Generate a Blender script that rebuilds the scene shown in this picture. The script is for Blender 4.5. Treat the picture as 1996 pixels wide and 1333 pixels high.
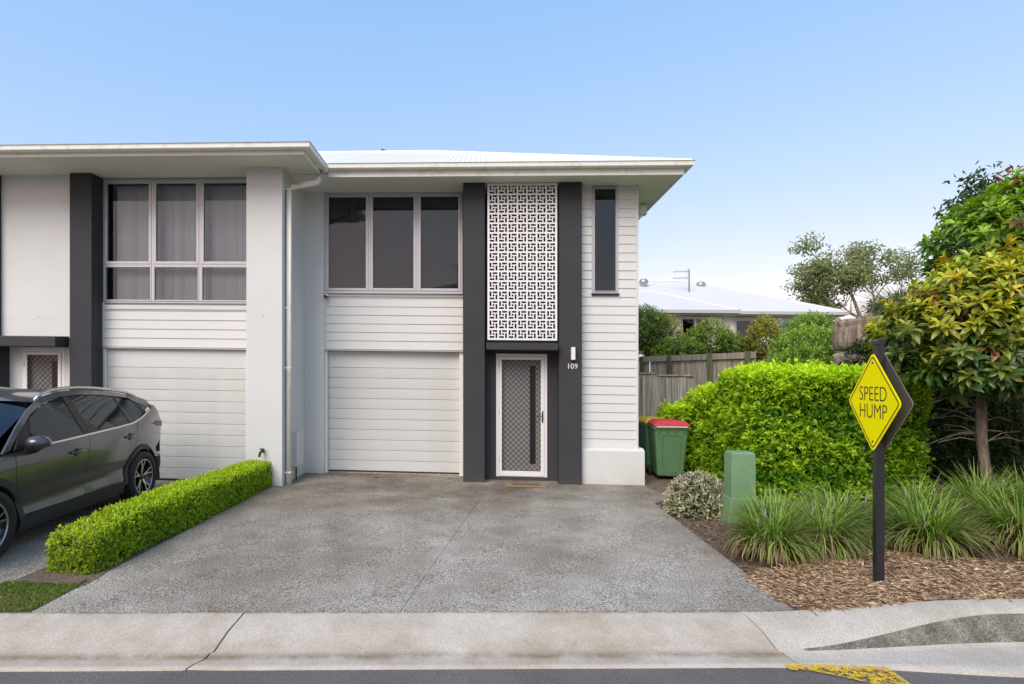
import bpy, bmesh, math, random
import numpy as np
from mathutils import Vector, Matrix
R = math.radians
random.seed(7)
rng = np.random.default_rng(11)
for o in list(bpy.data.objects):
    bpy.data.objects.remove(o)
S = bpy.context.scene
C = S.collection

# ------------------------------------------------------------------ camera
cam_d = bpy.data.cameras.new('camera')
cam = bpy.data.objects.new('camera', cam_d); C.objects.link(cam)
cam_d.sensor_fit = 'HORIZONTAL'; cam_d.sensor_width = 36.0
cam_d.lens = 1080 / 1996 * 36
cam_d.shift_x = 123 / 1996
cam_d.shift_y = 69.5 / 1996
cam_d.clip_start = .05; cam_d.clip_end = 3000
cam.location = (0, 0, 1.80)
cam.rotation_euler = (R(90), 0, math.atan(65 / 1080))
S.camera = cam
# ------------------------------------------------------------------ world, sun, exposure
SUN_EL, SUN_AZ = 42, 208        # azimuth: degrees clockwise from +Y
W = bpy.data.worlds.new('World'); S.world = W; W.use_nodes = True
wn, wl = W.node_tree.nodes, W.node_tree.links
wn.clear()
sky = wn.new('ShaderNodeTexSky'); sky.sky_type = 'NISHITA'; sky.sun_disc = False
sky.sun_elevation = R(SUN_EL); sky.sun_rotation = R(SUN_AZ)
sky.air_density = 1.0; sky.dust_density = .8; sky.ozone_density = 4.0; sky.altitude = 20
# film-like response of the hazy sky: each channel is rolled off towards the bright horizon
sep = wn.new('ShaderNodeSeparateColor'); com = wn.new('ShaderNodeCombineColor')
wl.new(sky.outputs[0], sep.inputs[0])
for ch, (pw, ga) in enumerate(((.80, 1.37), (.46, 1.65), (.12, 2.93))):
    a_ = wn.new('ShaderNodeMath'); a_.operation = 'POWER'; a_.inputs[1].default_value = pw
    b_ = wn.new('ShaderNodeMath'); b_.operation = 'MULTIPLY'; b_.inputs[1].default_value = ga
    wl.new(sep.outputs[ch], a_.inputs[0]); wl.new(a_.outputs[0], b_.inputs[0]); wl.new(b_.outputs[0], com.inputs[ch])
bg = wn.new('ShaderNodeBackground'); bg.inputs['Strength'].default_value = .15
wo = wn.new('ShaderNodeOutputWorld')
wl.new(com.outputs[0], bg.inputs[0]); wl.new(bg.outputs[0], wo.inputs[0])
sd = bpy.data.lights.new('sun', 'SUN'); sun = bpy.data.objects.new('sun', sd); C.objects.link(sun)
sd.energy = 1.5; sd.angle = R(42); sd.color = (1, .965, .90)
_a = R(SUN_AZ)
sun.rotation_euler = Vector((math.sin(_a) * math.cos(R(SUN_EL)), math.cos(_a) * math.cos(R(SUN_EL)), math.sin(R(SUN_EL)))).to_track_quat('Z', 'Y').to_euler()
sun.location = (0, -5, 30)
S.view_settings.view_transform = 'Standard'; S.view_settings.look = 'None'
S.view_settings.gamma = 1; S.view_settings.use_curve_mapping = False
S.view_settings.exposure = .96
S.render.engine = 'CYCLES'

FALL = .0145          # the street and everything along it falls gently towards +X
def gz(x, z=0.0):
    return z - FALL * x

# ------------------------------------------------------------------ helpers
class MB:
    def __init__(s): s.v = []; s.f = []; s.mi = []
    def face(s, pts, m=0):
        b = len(s.v); s.v += [tuple(p) for p in pts]; s.f.append(tuple(range(b, b + len(pts)))); s.mi.append(m)
    def box(s, x0, x1, y0, y1, z0, z1, m=0):
        b = len(s.v)
        s.v += [(x0,y0,z0),(x1,y0,z0),(x1,y1,z0),(x0,y1,z0),(x0,y0,z1),(x1,y0,z1),(x1,y1,z1),(x0,y1,z1)]
        for q in ((0,3,2,1),(4,5,6,7),(0,1,5,4),(1,2,6,5),(2,3,7,6),(3,0,4,7)):
            s.f.append(tuple(b + i for i in q)); s.mi.append(m)
        return s
    def prism(s, prof, a0, a1, axis='x', m=0):
        # prof: list of 2D points; extruded along axis from a0 to a1
        n = len(prof); b = len(s.v)
        for a in (a0, a1):
            for p in prof:
                s.v.append({'x': (a, p[0], p[1]), 'y': (p[0], a, p[1]), 'z': (p[0], p[1], a)}[axis])
        for i in range(n):
            j = (i + 1) % n
            s.f.append((b + i, b + j, b + n + j, b + n + i)); s.mi.append(m)
        s.f.append(tuple(b + i for i in reversed(range(n)))); s.mi.append(m)
        s.f.append(tuple(b + n + i for i in range(n))); s.mi.append(m)
        return s
    def tube(s, pts, rad, n=8, cap=True, m=0):
        pts = [Vector(p) for p in pts]; rings = []
        up = Vector((0, 0, 1))
        for i, p in enumerate(pts):
            d = (pts[min(i + 1, len(pts) - 1)] - pts[max(i - 1, 0)])
            if d.length < 1e-9: d = Vector((0, 0, 1))
            d.normalize()
            a = d.cross(up)
            if a.length < .05: a = d.cross(Vector((1, 0, 0)))
            a.normalize(); bb = d.cross(a)
            r = rad[i] if isinstance(rad, (list, tuple)) else rad
            b0 = len(s.v)
            for k in range(n):
                t = 2 * math.pi * k / n
                s.v.append(tuple(p + a * (math.cos(t) * r) + bb * (math.sin(t) * r)))
            rings.append(b0)
        for i in range(len(rings) - 1):
            for k in range(n):
                s.f.append((rings[i] + k, rings[i] + (k + 1) % n, rings[i + 1] + (k + 1) % n, rings[i + 1] + k)); s.mi.append(m)
        if cap:
            s.f.append(tuple(rings[0] + k for k in range(n))); s.mi.append(m)
            s.f.append(tuple(rings[-1] + k for k in reversed(range(n)))); s.mi.append(m)
        return s
    def lathe(s, prof, n=24, axis='z', c=(0, 0, 0), m=0):
        # prof: (radius, height)
        b = len(s.v)
        for (r, h) in prof:
            for k in range(n):
                t = 2 * math.pi * k / n; x, y = r * math.cos(t), r * math.sin(t)
                p = {'z': (x, y, h), 'x': (h, x, y), 'y': (x, h, y)}[axis]
                s.v.append((p[0] + c[0], p[1] + c[1], p[2] + c[2]))
        for i in range(len(prof) - 1):
            for k in range(n):
                s.f.append((b + i*n + k, b + i*n + (k+1) % n, b + (i+1)*n + (k+1) % n, b + (i+1)*n + k)); s.mi.append(m)
        return s
    def grid(s, P, m=0):
        # P: rows x cols of points
        b = len(s.v); nr, nc = len(P), len(P[0])
        for r in P:
            s.v += [tuple(p) for p in r]
        for i in range(nr - 1):
            for j in range(nc - 1):
                s.f.append((b + i*nc + j, b + i*nc + j + 1, b + (i+1)*nc + j + 1, b + (i+1)*nc + j)); s.mi.append(m)
        return s

def link(o, parent=None):
    C.objects.link(o)
    if parent is not None:
        o.parent = parent
        o.matrix_parent_inverse = parent.matrix_basis.inverted()
    return o
def build(name, mb, mat, parent=None, fall=False, bevel=0, smooth=False, recalc=True):
    me = bpy.data.meshes.new(name)
    v = mb.v
    if fall: v = [(x, y, z - FALL * x) for x, y, z in v]
    me.from_pydata(v, [], mb.f)
    mats = mat if isinstance(mat, (list, tuple)) else [mat]
    for m in mats: me.materials.append(m)
    if len(mats) > 1: me.polygons.foreach_set('material_index', mb.mi)
    if recalc:
        bm = bmesh.new(); bm.from_mesh(me)
        bmesh.ops.recalc_face_normals(bm, faces=bm.faces); bm.to_mesh(me); bm.free()
    if smooth: me.polygons.foreach_set('use_smooth', [True] * len(me.polygons))
    o = bpy.data.objects.new(name, me)
    link(o, parent)
    if bevel:
        b = o.modifiers.new('bevel', 'BEVEL'); b.width = bevel; b.segments = 2; b.limit_method = 'ANGLE'; b.angle_limit = R(40)
    if smooth == 'auto':
        pass
    return o
def tag(o, label=None, cat=None, group=None, kind=None):
    if label: o['label'] = label
    if cat: o['category'] = cat
    if group: o['group'] = group
    if kind: o['kind'] = kind
    return o
def thing(name, label, cat, loc=(0, 0, 0), rz=0, group=None):
    o = bpy.data.objects.new(name, None); o.empty_display_size = .2
    o.matrix_basis = Matrix.Translation(loc) @ Matrix.Rotation(rz, 4, 'Z')
    C.objects.link(o)
    return tag(o, label, cat, group)
def localbuild(name, mb, mat, parent, **k):
    """part whose vertices are in the parent's own frame"""
    o = build(name, mb, mat, None, **k); o.parent = parent
    return o
def dup(o, parent=None, dx=0, dy=0, dz=0):
    c = o.copy(); C.objects.link(c)
    if parent is not None: c.parent = parent; c.matrix_parent_inverse = o.matrix_parent_inverse.copy()
    c.location = (o.location.x + dx, o.location.y + dy, o.location.z + dz)
    return c
def dup_tree(o, parent=None):
    c = o.copy(); C.objects.link(c)
    if parent is not None: c.parent = parent; c.matrix_parent_inverse = o.matrix_parent_inverse.copy()
    for ch in list(o.children): dup_tree(ch, c)
    return c

# ------------------------------------------------------------------ materials
def mat(name, col, rough=.6, metal=0, spec=.5, noise=None, bump=None, coat=0, wear=None):
    """noise=(scale, amount): albedo variation; bump=(scale, strength); wear=(scale, colour, lo, hi): blotches"""
    m = bpy.data.materials.new(name); m.use_nodes = True
    n, l = m.node_tree.nodes, m.node_tree.links
    p = n['Principled BSDF']
    p.inputs['Roughness'].default_value = rough; p.inputs['Metallic'].default_value = metal
    p.inputs['Specular IOR Level'].default_value = spec
    p.inputs['Coat Weight'].default_value = coat; p.inputs['Coat Roughness'].default_value = .06
    p.inputs['Base Color'].default_value = (*col, 1)
    tc = n.new('ShaderNodeTexCoord'); out = None
    src = None
    if noise:
        t = n.new('ShaderNodeTexNoise'); t.inputs['Scale'].default_value = noise[0]; t.inputs['Detail'].default_value = 6
        t.inputs['Roughness'].default_value = .65
        l.new(tc.outputs['Object'], t.inputs['Vector'])
        mr = n.new('ShaderNodeMapRange'); mr.inputs[1].default_value = .25; mr.inputs[2].default_value = .75
        mr.inputs[3].default_value = 1 - noise[1]; mr.inputs[4].default_value = 1 + noise[1]
        l.new(t.outputs['Fac'], mr.inputs[0])
        mx = n.new('ShaderNodeVectorMath'); mx.operation = 'SCALE'; mx.inputs[0].default_value = col
        l.new(mr.outputs[0], mx.inputs['Scale']); src = mx.outputs[0]
    if wear:
        t = n.new('ShaderNodeTexNoise'); t.inputs['Scale'].default_value = wear[0]; t.inputs['Detail'].default_value = 8
        t.inputs['Roughness'].default_value = .6
        l.new(tc.outputs['Object'], t.inputs['Vector'])
        mr = n.new('ShaderNodeMapRange'); mr.inputs[1].default_value = wear[2]; mr.inputs[2].default_value = wear[3]
        l.new(t.outputs['Fac'], mr.inputs[0])
        mx = n.new('ShaderNodeMix'); mx.data_type = 'RGBA'
        mx.inputs['A'].default_value = (*col, 1); mx.inputs['B'].default_value = (*wear[1], 1)
        if src: l.new(src, mx.inputs['A'])
        l.new(mr.outputs[0], mx.inputs['Factor']); src = mx.outputs['Result']
    if src: l.new(src, p.inputs['Base Color'])
    if bump:
        t = n.new('ShaderNodeTexNoise'); t.inputs['Scale'].default_value = bump[0]; t.inputs['Detail'].default_value = 4
        l.new(tc.outputs['Object'], t.inputs['Vector'])
        b = n.new('ShaderNodeBump'); b.inputs['Strength'].default_value = bump[1]; b.inputs['Distance'].default_value = .01
        l.new(t.outputs['Fac'], b.inputs['Height']); l.new(b.outputs[0], p.inputs['Normal'])
    return m
def streaked(name, c1, c2, scale=(1, 1, 1), nscale=20, rough=.8, bump=.3, detail=6, lo=.3, hi=.7):
    m = bpy.data.materials.new(name); m.use_nodes = True
    n, l = m.node_tree.nodes, m.node_tree.links; p = n['Principled BSDF']; p.inputs['Roughness'].default_value = rough
    p.inputs['Specular IOR Level'].default_value = .3
    tc = n.new('ShaderNodeTexCoord'); mp = n.new('ShaderNodeMapping'); mp.inputs['Scale'].default_value = scale
    t = n.new('ShaderNodeTexNoise'); t.inputs['Scale'].default_value = nscale; t.inputs['Detail'].default_value = detail
    oi = n.new('ShaderNodeObjectInfo')
    ad = n.new('ShaderNodeVectorMath'); ad.operation = 'MULTIPLY_ADD'; ad.inputs[1].default_value = (7.3, 3.1, 9.7)
    l.new(oi.outputs['Random'], ad.inputs[0]); l.new(tc.outputs['Object'], ad.inputs[2])
    l.new(ad.outputs[0], mp.inputs[0]); l.new(mp.outputs[0], t.inputs['Vector'])
    r = n.new('ShaderNodeValToRGB'); r.color_ramp.elements[0].position = lo; r.color_ramp.elements[1].position = hi
    r.color_ramp.elements[0].color = (*c1, 1); r.color_ramp.elements[1].color = (*c2, 1)
    l.new(t.outputs['Fac'], r.inputs[0])
    hv = n.new('ShaderNodeHueSaturation'); mr = n.new('ShaderNodeMapRange'); mr.inputs[3].default_value = .78; mr.inputs[4].default_value = 1.15
    l.new(oi.outputs['Random'], mr.inputs[0]); l.new(mr.outputs[0], hv.inputs['Value']); l.new(r.outputs[0], hv.inputs['Color'])
    l.new(hv.outputs[0], p.inputs['Base Color'])
    b = n.new('ShaderNodeBump'); b.inputs['Strength'].default_value = bump; b.inputs['Distance'].default_value = .01
    l.new(t.outputs['Fac'], b.inputs['Height']); l.new(b.outputs[0], p.inputs['Normal'])
    return m
def glass_mat(name, tint, ior=1.66, rough=0.0):
    m = bpy.data.materials.new(name); m.use_nodes = True
    n, l = m.node_tree.nodes, m.node_tree.links; n.clear()
    o = n.new('ShaderNodeOutputMaterial'); mx = n.new('ShaderNodeMixShader'); fr = n.new('ShaderNodeFresnel'); fr.inputs[0].default_value = ior
    tr = n.new('ShaderNodeBsdfTransparent'); tr.inputs[0].default_value = (*tint, 1)
    gl = n.new('ShaderNodeBsdfGlossy'); gl.inputs['Roughness'].default_value = rough; gl.inputs['Color'].default_value = (.78, .90, 1, 1)
    l.new(fr.outputs[0], mx.inputs[0]); l.new(tr.outputs[0], mx.inputs[1]); l.new(gl.outputs[0], mx.inputs[2]); l.new(mx.outputs[0], o.inputs[0])
    return m
def leaf_mat(name, rough=.45, trans=.34, spec=.35):
    m = bpy.data.materials.new(name); m.use_nodes = True
    n, l = m.node_tree.nodes, m.node_tree.links; p = n['Principled BSDF']
    a = n.new('ShaderNodeAttribute'); a.attribute_name = 'tint'
    p.inputs['Roughness'].default_value = rough; p.inputs['Specular IOR Level'].default_value = spec
    l.new(a.outputs['Color'], p.inputs['Base Color'])
    t = n.new('ShaderNodeBsdfTranslucent')
    hv = n.new('ShaderNodeHueSaturation'); hv.inputs['Hue'].default_value = .485; hv.inputs['Saturation'].default_value = 1.1; hv.inputs['Value'].default_value = 1.3
    l.new(a.outputs['Color'], hv.inputs['Color']); l.new(hv.outputs[0], t.inputs[0])
    mx = n.new('ShaderNodeMixShader'); mx.inputs[0].default_value = trans
    l.new(p.outputs[0], mx.inputs[1]); l.new(t.outputs[0], mx.inputs[2]); l.new(mx.outputs[0], n['Material Output'].inputs[0])
    return m
def ground_mat(name, dark, light, grain, stain=None, rough=.85, bump=.4, lo=.38, hi=.62, stain_scale=.7, tint2=None, stain_lo=.42, stain_hi=.68):
    """speckled mineral surface: two grain sizes, plus broad stains"""
    m = bpy.data.materials.new(name); m.use_nodes = True
    n, l = m.node_tree.nodes, m.node_tree.links; p = n['Principled BSDF']; p.inputs['Roughness'].default_value = rough
    p.inputs['Specular IOR Level'].default_value = .25
    tc = n.new('ShaderNodeTexCoord')
    t = n.new('ShaderNodeTexNoise'); t.inputs['Scale'].default_value = grain; t.inputs['Detail'].default_value = 3; t.inputs['Roughness'].default_value = .7
    l.new(tc.outputs['Object'], t.inputs['Vector'])
    r = n.new('ShaderNodeValToRGB'); e = r.color_ramp.elements
    e[0].position = lo; e[1].position = hi; e[0].color = (*dark, 1); e[1].color = (*light, 1)
    l.new(t.outputs['Fac'], r.inputs[0]); src = r.outputs[0]
    if stain:
        for k, (sc, cfac) in enumerate(((stain_scale, stain), (stain_scale * 4.3, tuple(1 - (1 - c) * .5 for c in stain)))):
            t2 = n.new('ShaderNodeTexNoise'); t2.inputs['Scale'].default_value = sc; t2.inputs['Detail'].default_value = 7; t2.inputs['Roughness'].default_value = .6
            l.new(tc.outputs['Object'], t2.inputs['Vector'])
            mr = n.new('ShaderNodeMapRange'); mr.inputs[1].default_value = stain_lo; mr.inputs[2].default_value = stain_hi
            l.new(t2.outputs['Fac'], mr.inputs[0])
            mx = n.new('ShaderNodeMix'); mx.data_type = 'RGBA'; mx.blend_type = 'MULTIPLY'
            mx.inputs['B'].default_value = (*cfac, 1)
            l.new(mr.outputs[0], mx.inputs['Factor']); l.new(src, mx.inputs['A']); src = mx.outputs['Result']
    l.new(src, p.inputs['Base Color'])
    b = n.new('ShaderNodeBump'); b.inputs['Strength'].default_value = bump; b.inputs['Distance'].default_value = .006
    l.new(t.outputs['Fac'], b.inputs['Height']); l.new(b.outputs[0], p.inputs['Normal'])
    return m

M = {}
M['render'] = mat('white_render', (.645, .665, .65), .85, spec=.25, noise=(1.3, .035), bump=(220, .12))
M['dark'] = mat('charcoal_render', (.042, .0445, .049), .75, spec=.3, noise=(2.2, .10), bump=(200, .15))
M['board'] = mat('white_board_paint', (.645, .665, .65), .55, spec=.35, noise=(2.5, .03), bump=(60, .04))
M['garage'] = mat('garage_steel', (.61, .635, .625), .5, spec=.4, noise=(3, .02), bump=(90, .03))
M['gutter'] = mat('cream_gutter', (.79, .80, .735), .45, spec=.4, wear=(6, (.58, .55, .46), .52, .8))
M['soffit'] = mat('soffit_paint', (.74, .73, .64), .8, noise=(1.5, .03))
M['roof'] = mat('white_roof_steel', (.78, .78, .77), .5, noise=(1.2, .03))
M['alu'] = mat('window_aluminium', (.50, .51, .53), .4, metal=.25, noise=(8, .04))
M['white'] = mat('white_paint', (.76, .76, .74), .45, noise=(6, .03))
M['glass'] = glass_mat('window_glass', (.80, .82, .82))
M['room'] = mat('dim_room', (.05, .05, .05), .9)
M['blind'] = mat('blind_fabric', (.80, .82, .84), .8, noise=(3, .05))
M['darksheet'] = mat('dark_room_sheet', (.05, .05, .055), .9, noise=(2, .08))
M['mesh'] = mat('black_grille', (.02, .02, .022), .4, metal=.5)
M['doorgrey'] = mat('grey_door', (.27, .265, .265), .6, noise=(3, .05))
M['black'] = mat('black_plastic', (.015, .015, .016), .45)
M['rubber'] = mat('black_rubber', (.022, .022, .022), .8)
M['metal'] = mat('brushed_metal', (.45, .45, .44), .35, metal=.9)
M['roomglow'] = M['room']
M['agg'] = ground_mat('exposed_aggregate', (.112, .104, .09), (.75, .70, .605), 75, stain=(.54, .51, .46), bump=.8, lo=.36, hi=.68, stain_scale=.5)
M['apron'] = ground_mat('stained_apron', (.112, .104, .09), (.64, .595, .515), 75, stain=(.55, .52, .47), bump=.6, lo=.34, hi=.68, stain_scale=.9)
def add_band(m, vec, ramp, colour, warp=.25, wscale=2.0):
    """dirt laid along a line of the surface: distance d = dot(position, vec); ramp = [(d, amount), ...]; edges broken by noise"""
    n, l = m.node_tree.nodes, m.node_tree.links; p = n['Principled BSDF']
    src = p.inputs['Base Color'].links[0].from_socket
    tc = n.new('ShaderNodeTexCoord'); dt = n.new('ShaderNodeVectorMath'); dt.operation = 'DOT_PRODUCT'; dt.inputs[1].default_value = vec
    l.new(tc.outputs['Object'], dt.inputs[0])
    t = n.new('ShaderNodeTexNoise'); t.inputs['Scale'].default_value = wscale; t.inputs['Detail'].default_value = 7; t.inputs['Roughness'].default_value = .65
    l.new(tc.outputs['Object'], t.inputs['Vector'])
    w = n.new('ShaderNodeMath'); w.operation = 'MULTIPLY_ADD'; w.inputs[1].default_value = warp * 2; w.inputs[2].default_value = -warp
    l.new(t.outputs['Fac'], w.inputs[0])
    ad = n.new('ShaderNodeMath'); l.new(dt.outputs['Value'], ad.inputs[0]); l.new(w.outputs[0], ad.inputs[1])
    lo, hi = ramp[0][0], ramp[-1][0]
    mr = n.new('ShaderNodeMapRange'); mr.inputs[1].default_value = lo; mr.inputs[2].default_value = hi; l.new(ad.outputs[0], mr.inputs[0])
    cr = n.new('ShaderNodeValToRGB'); e = cr.color_ramp.elements
    while len(e) < len(ramp): e.new(.5)
    for k, (d, a) in enumerate(ramp): e[k].position = (d - lo) / (hi - lo); e[k].color = (a, a, a, 1)
    l.new(mr.outputs[0], cr.inputs[0])
    mx = n.new('ShaderNodeMix'); mx.data_type = 'RGBA'; mx.blend_type = 'MULTIPLY'; mx.inputs['B'].default_value = (*colour, 1)
    m2 = n.new('ShaderNodeMath'); m2.operation = 'MULTIPLY'; l.new(cr.outputs[0], m2.inputs[0])
    t3 = n.new('ShaderNodeMapRange'); t3.inputs[1].default_value = .3; t3.inputs[2].default_value = .6; l.new(t.outputs['Fac'], t3.inputs[0]); l.new(t3.outputs[0], m2.inputs[1])
    l.new(m2.outputs[0], mx.inputs['Factor']); l.new(src, mx.inputs['A']); l.new(mx.outputs['Result'], p.inputs['Base Color'])
    return m
M['kerb'] = ground_mat('old_kerb_concrete', (.43, .395, .335), (.60, .555, .48), 60, stain=(.78, .73, .66), bump=.25, lo=.3, hi=.7, stain_scale=1.3)
M['kerbnew'] = ground_mat('rough_kerb_concrete', (.33, .305, .26), (.61, .57, .49), 110, stain=(.80, .79, .76), bump=.5, lo=.32, hi=.6, stain_scale=1.6)
M['kerbface'] = ground_mat('dark_kerb_face', (.13, .12, .095), (.34, .32, .27), 90, stain=(.5, .5, .46), bump=.5, stain_scale=5)  # darker concrete tone for the steep kerb face
M['road'] = ground_mat('asphalt', (.085, .082, .076), (.25, .24, .222), 120, stain=(.8, .8, .8), bump=.7, lo=.33, hi=.75, stain_scale=.8)
add_band(M['kerb'], (-.0977, 1, 0), [(3.62, 0), (3.76, .25), (3.815, 1), (3.87, .3), (4.02, 0)], (.52, .46, .37), .05, 3.0)
add_band(M['kerb'], (-.0977, 1, 0), [(4.235, 0), (4.255, .8), (4.27, 1)], (.5, .46, .4), .012, 12)
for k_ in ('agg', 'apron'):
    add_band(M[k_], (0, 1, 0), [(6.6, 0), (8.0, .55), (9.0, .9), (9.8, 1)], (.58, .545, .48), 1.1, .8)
    add_band(M[k_], (1, .1, 0), [(-2.0, 0), (-1.55, .5), (-1.0, .75), (-.6, .5), (.1, 0)], (.72, .70, .66), .5, .9)
for k_, c_ in (('render', (.80, .77, .70)), ('board', (.86, .84, .78)), ('garage', (.84, .82, .77)), ('dark', (1.5, 1.45, 1.35))):
    add_band(M[k_], (FALL, 0, 1), [(-.1, 1), (.06, .85), (.22, .35), (.6, 0)], c_, .16, 3.5)
M['soil'] = ground_mat('dark_mulch_soil', (.085, .062, .043), (.29, .215, .15), 60, stain=(.7, .7, .7), bump=1)
M['terrain'] = ground_mat('grassy_ground', (.06, .085, .025), (.15, .15, .06), 8, stain=(.7, .7, .6))
M['leaf'] = leaf_mat('hedge_leaf')
M['leafbig'] = leaf_mat('broad_leaf', .33, .22, .5)
M['blade'] = leaf_mat('strap_leaf', .5, .25, .35)
M['bark'] = streaked('bark', (.10, .075, .055), (.26, .21, .165), (1, 1, .25), 30, bump=.6)
M['barkpale'] = streaked('pale_gum_bark', (.30, .27, .22), (.55, .52, .46), (1, 1, .3), 6)
M['twig'] = mat('twig', (.05, .055, .025), .9)
M['paling'] = streaked('weathered_paling', (.20, .185, .16), (.52, .485, .43), (1, 1, .05), 28, bump=.4)
M['paling2'] = streaked('brown_paling', (.27, .22, .17), (.58, .50, .41), (1, 1, .06), 24, bump=.4)
M['post'] = streaked('treated_post', (.085, .10, .055), (.17, .185, .115), (1, 1, .1), 20)
M['timber'] = streaked('timber_edging', (.10, .075, .055), (.22, .17, .13), (.15, 1, 1), 25)
M['stone'] = streaked('sandstone', (.13, .09, .06), (.46, .37, .28), (3.6, 3.6, .30), 3.2, bump=.8, detail=9)
M['stone2'] = streaked('sandstone_grey', (.20, .165, .13), (.40, .345, .28), (.5, .5, 2.2), 3.2, bump=.8, detail=9)

# ------------------------------------------------------------------ ground and street
def kerb_back(x):
    return 4.262 + .0977 * x if x < 2.35 else 4.262 + .0977 * 2.35 + .108 * (x - 2.35)
def kerb_sec(x):
    """cross-section (y, z) from the verge to the road at station x"""
    yb = kerb_back(x)
    t = min(max((x - 2.1) / 1.9, 0), 1); t = t * t * (3 - 2 * t) if x < 9 else 1
    g = lambda a, b: a + (b - a) * t
    return [(yb, g(0, .09)), (yb - g(.06, .08), g(-.006, .089)), (yb - g(.22, .15), g(-.045, .080)), (yb - g(.405, .188), g(-.098, .055)),
            (yb - g(.42, .285), g(-.102, -.116)), (yb - g(.475, .36), g(-.112, -.121)), (yb - g(.56, .62), g(-.106, -.108)), (yb - g(.63, .81), g(-.10, -.10)), (yb - g(.632, .812), -.16)]
def kerb_seg(name, x0, x1, m, j0, j1):
    xs = np.linspace(x0, x1, max(6, int((x1 - x0) / .12)))
    P = []
    for i, x in enumerate(xs):
        row = []
        for k, (y, z) in enumerate(kerb_sec(x)):
            xx = x
            if i == 0: xx += j0[k]
            if i == len(xs) - 1: xx += j1[k]
            row.append((xx, y, z))
        P.append(row)
    mb = MB().grid(P)
    # closing walls at the cracks and along the back
    for row in (P[0], P[-1]):
        for a, b in zip(row[:-1], row[1:]):
            mb.face([a, b, (b[0], b[1], -.2), (a[0], a[1], -.2)])
    mb.grid([[r[0] for r in P], [(r[0][0], r[0][1] + .001, -.2) for r in P]])
    o = build(name, mb, m, None, fall=True, recalc=True)
    me = o.data
    me.polygons.foreach_set('use_smooth', [True] * len(me.polygons))
    return tag(o, kind='structure')
cr1 = [.005, .004, -.02, -.03, -.05, -.055, -.085, -.10, -.10]
cr2 = [-.03, .0, .035, .05, .075, .085, .10, .12, .12]
zero = [0] * 9
kerb_seg('kerb', -14, -1.806, M['kerb'], zero, cr1)
kerb_seg('kerb', -1.792, 2.026, M['kerb'], cr1, cr2)
ks = kerb_seg('kerb', 2.038, 14, M['kerbnew'], cr2, zero)
ks.data.materials.append(M['kerbface'])
for p in ks.data.polygons:
    c = p.center
    yb = kerb_back(c.x)
    sec = kerb_sec(c.x)
    if c.x > 2.25 and sec[4][0] < c.y < sec[3][0] + .004 and c.z > -.3: p.material_index = 1
# road: one sheet reaching to the far side of the street, its edge under the kerb lip
xs = sorted(set(list(np.linspace(-90, 90, 31)) + list(np.linspace(-14, 14, 113))))
mb = MB().grid([[(x, -60, -.10), (x, -9.0, -.10), (x, -3.5, -.06), (x, kerb_sec(max(min(x, 14), -14))[7][0] + .02 if abs(x) < 14 else kerb_back(max(min(x,14),-14)) - .6, -.108)] for x in xs])
tag(build('road', mb, M['road'], fall=True), kind='structure')
# base terrain to the horizon, with the raised block behind the fences
def terr_z(x, y):
    if y < kerb_back(min(max(x, -14), 14)) + .35: return -.3
    b = -.06
    t = min(max((y - 11.8) / 3.5, 0), 1) * min(max((x - 1.5) / 2.5, 0), 1)
    t2 = min(max((y - 11.0) / .6, 0), 1) * min(max((x - 7.3) / .5, 0), 1)
    return max(b + t * 1.95, b + t2 * 2.7)
tx = sorted(set(list(np.linspace(-1200, -20, 8)) + list(np.linspace(-18, 18, 49)) + list(np.linspace(22, 1200, 10))))
ty = sorted(set([-1200, -400, -100, -62, 3.9, 4.15] + list(np.linspace(4.6, 18, 30)) + list(np.linspace(20, 60, 9)) + [100, 300, 1200, 2400]))
mb = MB().grid([[(x, y, terr_z(x, y) + FALL * max(abs(x) - 30, 0) * (1 if x > 0 else -1)) for x in tx] for y in ty])
tag(build('ground', mb, M['terrain'], fall=True), kind='structure')

def slab(name, poly, m, parent, z=0.0, th=.12, zf=None, jag=True):
    n = len(poly); mb = MB()
    zz = [(zf(*p) if zf else z) for p in poly]
    mb.face([(p[0], p[1], zz[i]) for i, p in enumerate(poly)])
    for i in range(n):
        j = (i + 1) % n
        mb.face([(*poly[i], zz[i]), (*poly[j], zz[j]), (*poly[j], -th), (*poly[i], -th)])
    return build(name, mb, m, parent, fall=True, recalc=False)
drv = thing('driveway', None, None, (0, 6.5, 0)); tag(drv, kind='structure')
zpad = lambda x, y: .004 + max(0, (y - 4.3)) * .0125
kb = kerb_back
def jline(y): return -.626 + .155 * (y - 4.2)
g = .0022
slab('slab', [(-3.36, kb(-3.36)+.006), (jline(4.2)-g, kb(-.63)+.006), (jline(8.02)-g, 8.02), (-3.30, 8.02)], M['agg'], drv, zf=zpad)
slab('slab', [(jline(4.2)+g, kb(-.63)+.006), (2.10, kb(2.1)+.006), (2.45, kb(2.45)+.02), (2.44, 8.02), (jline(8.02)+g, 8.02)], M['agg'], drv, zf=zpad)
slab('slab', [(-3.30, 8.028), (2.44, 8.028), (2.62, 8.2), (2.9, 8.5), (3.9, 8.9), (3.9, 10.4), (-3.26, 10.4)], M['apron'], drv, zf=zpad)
drvl = thing('driveway', None, None, (-6, 6.5, 0)); tag(drvl, kind='structure')
slab('slab', [(-12, kb(-12)+.006), (-4.02, kb(-4.02)+.006), (-3.93, 9.6), (-12, 9.6)], M['agg'], drvl, zf=lambda x, y: .0)
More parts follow.
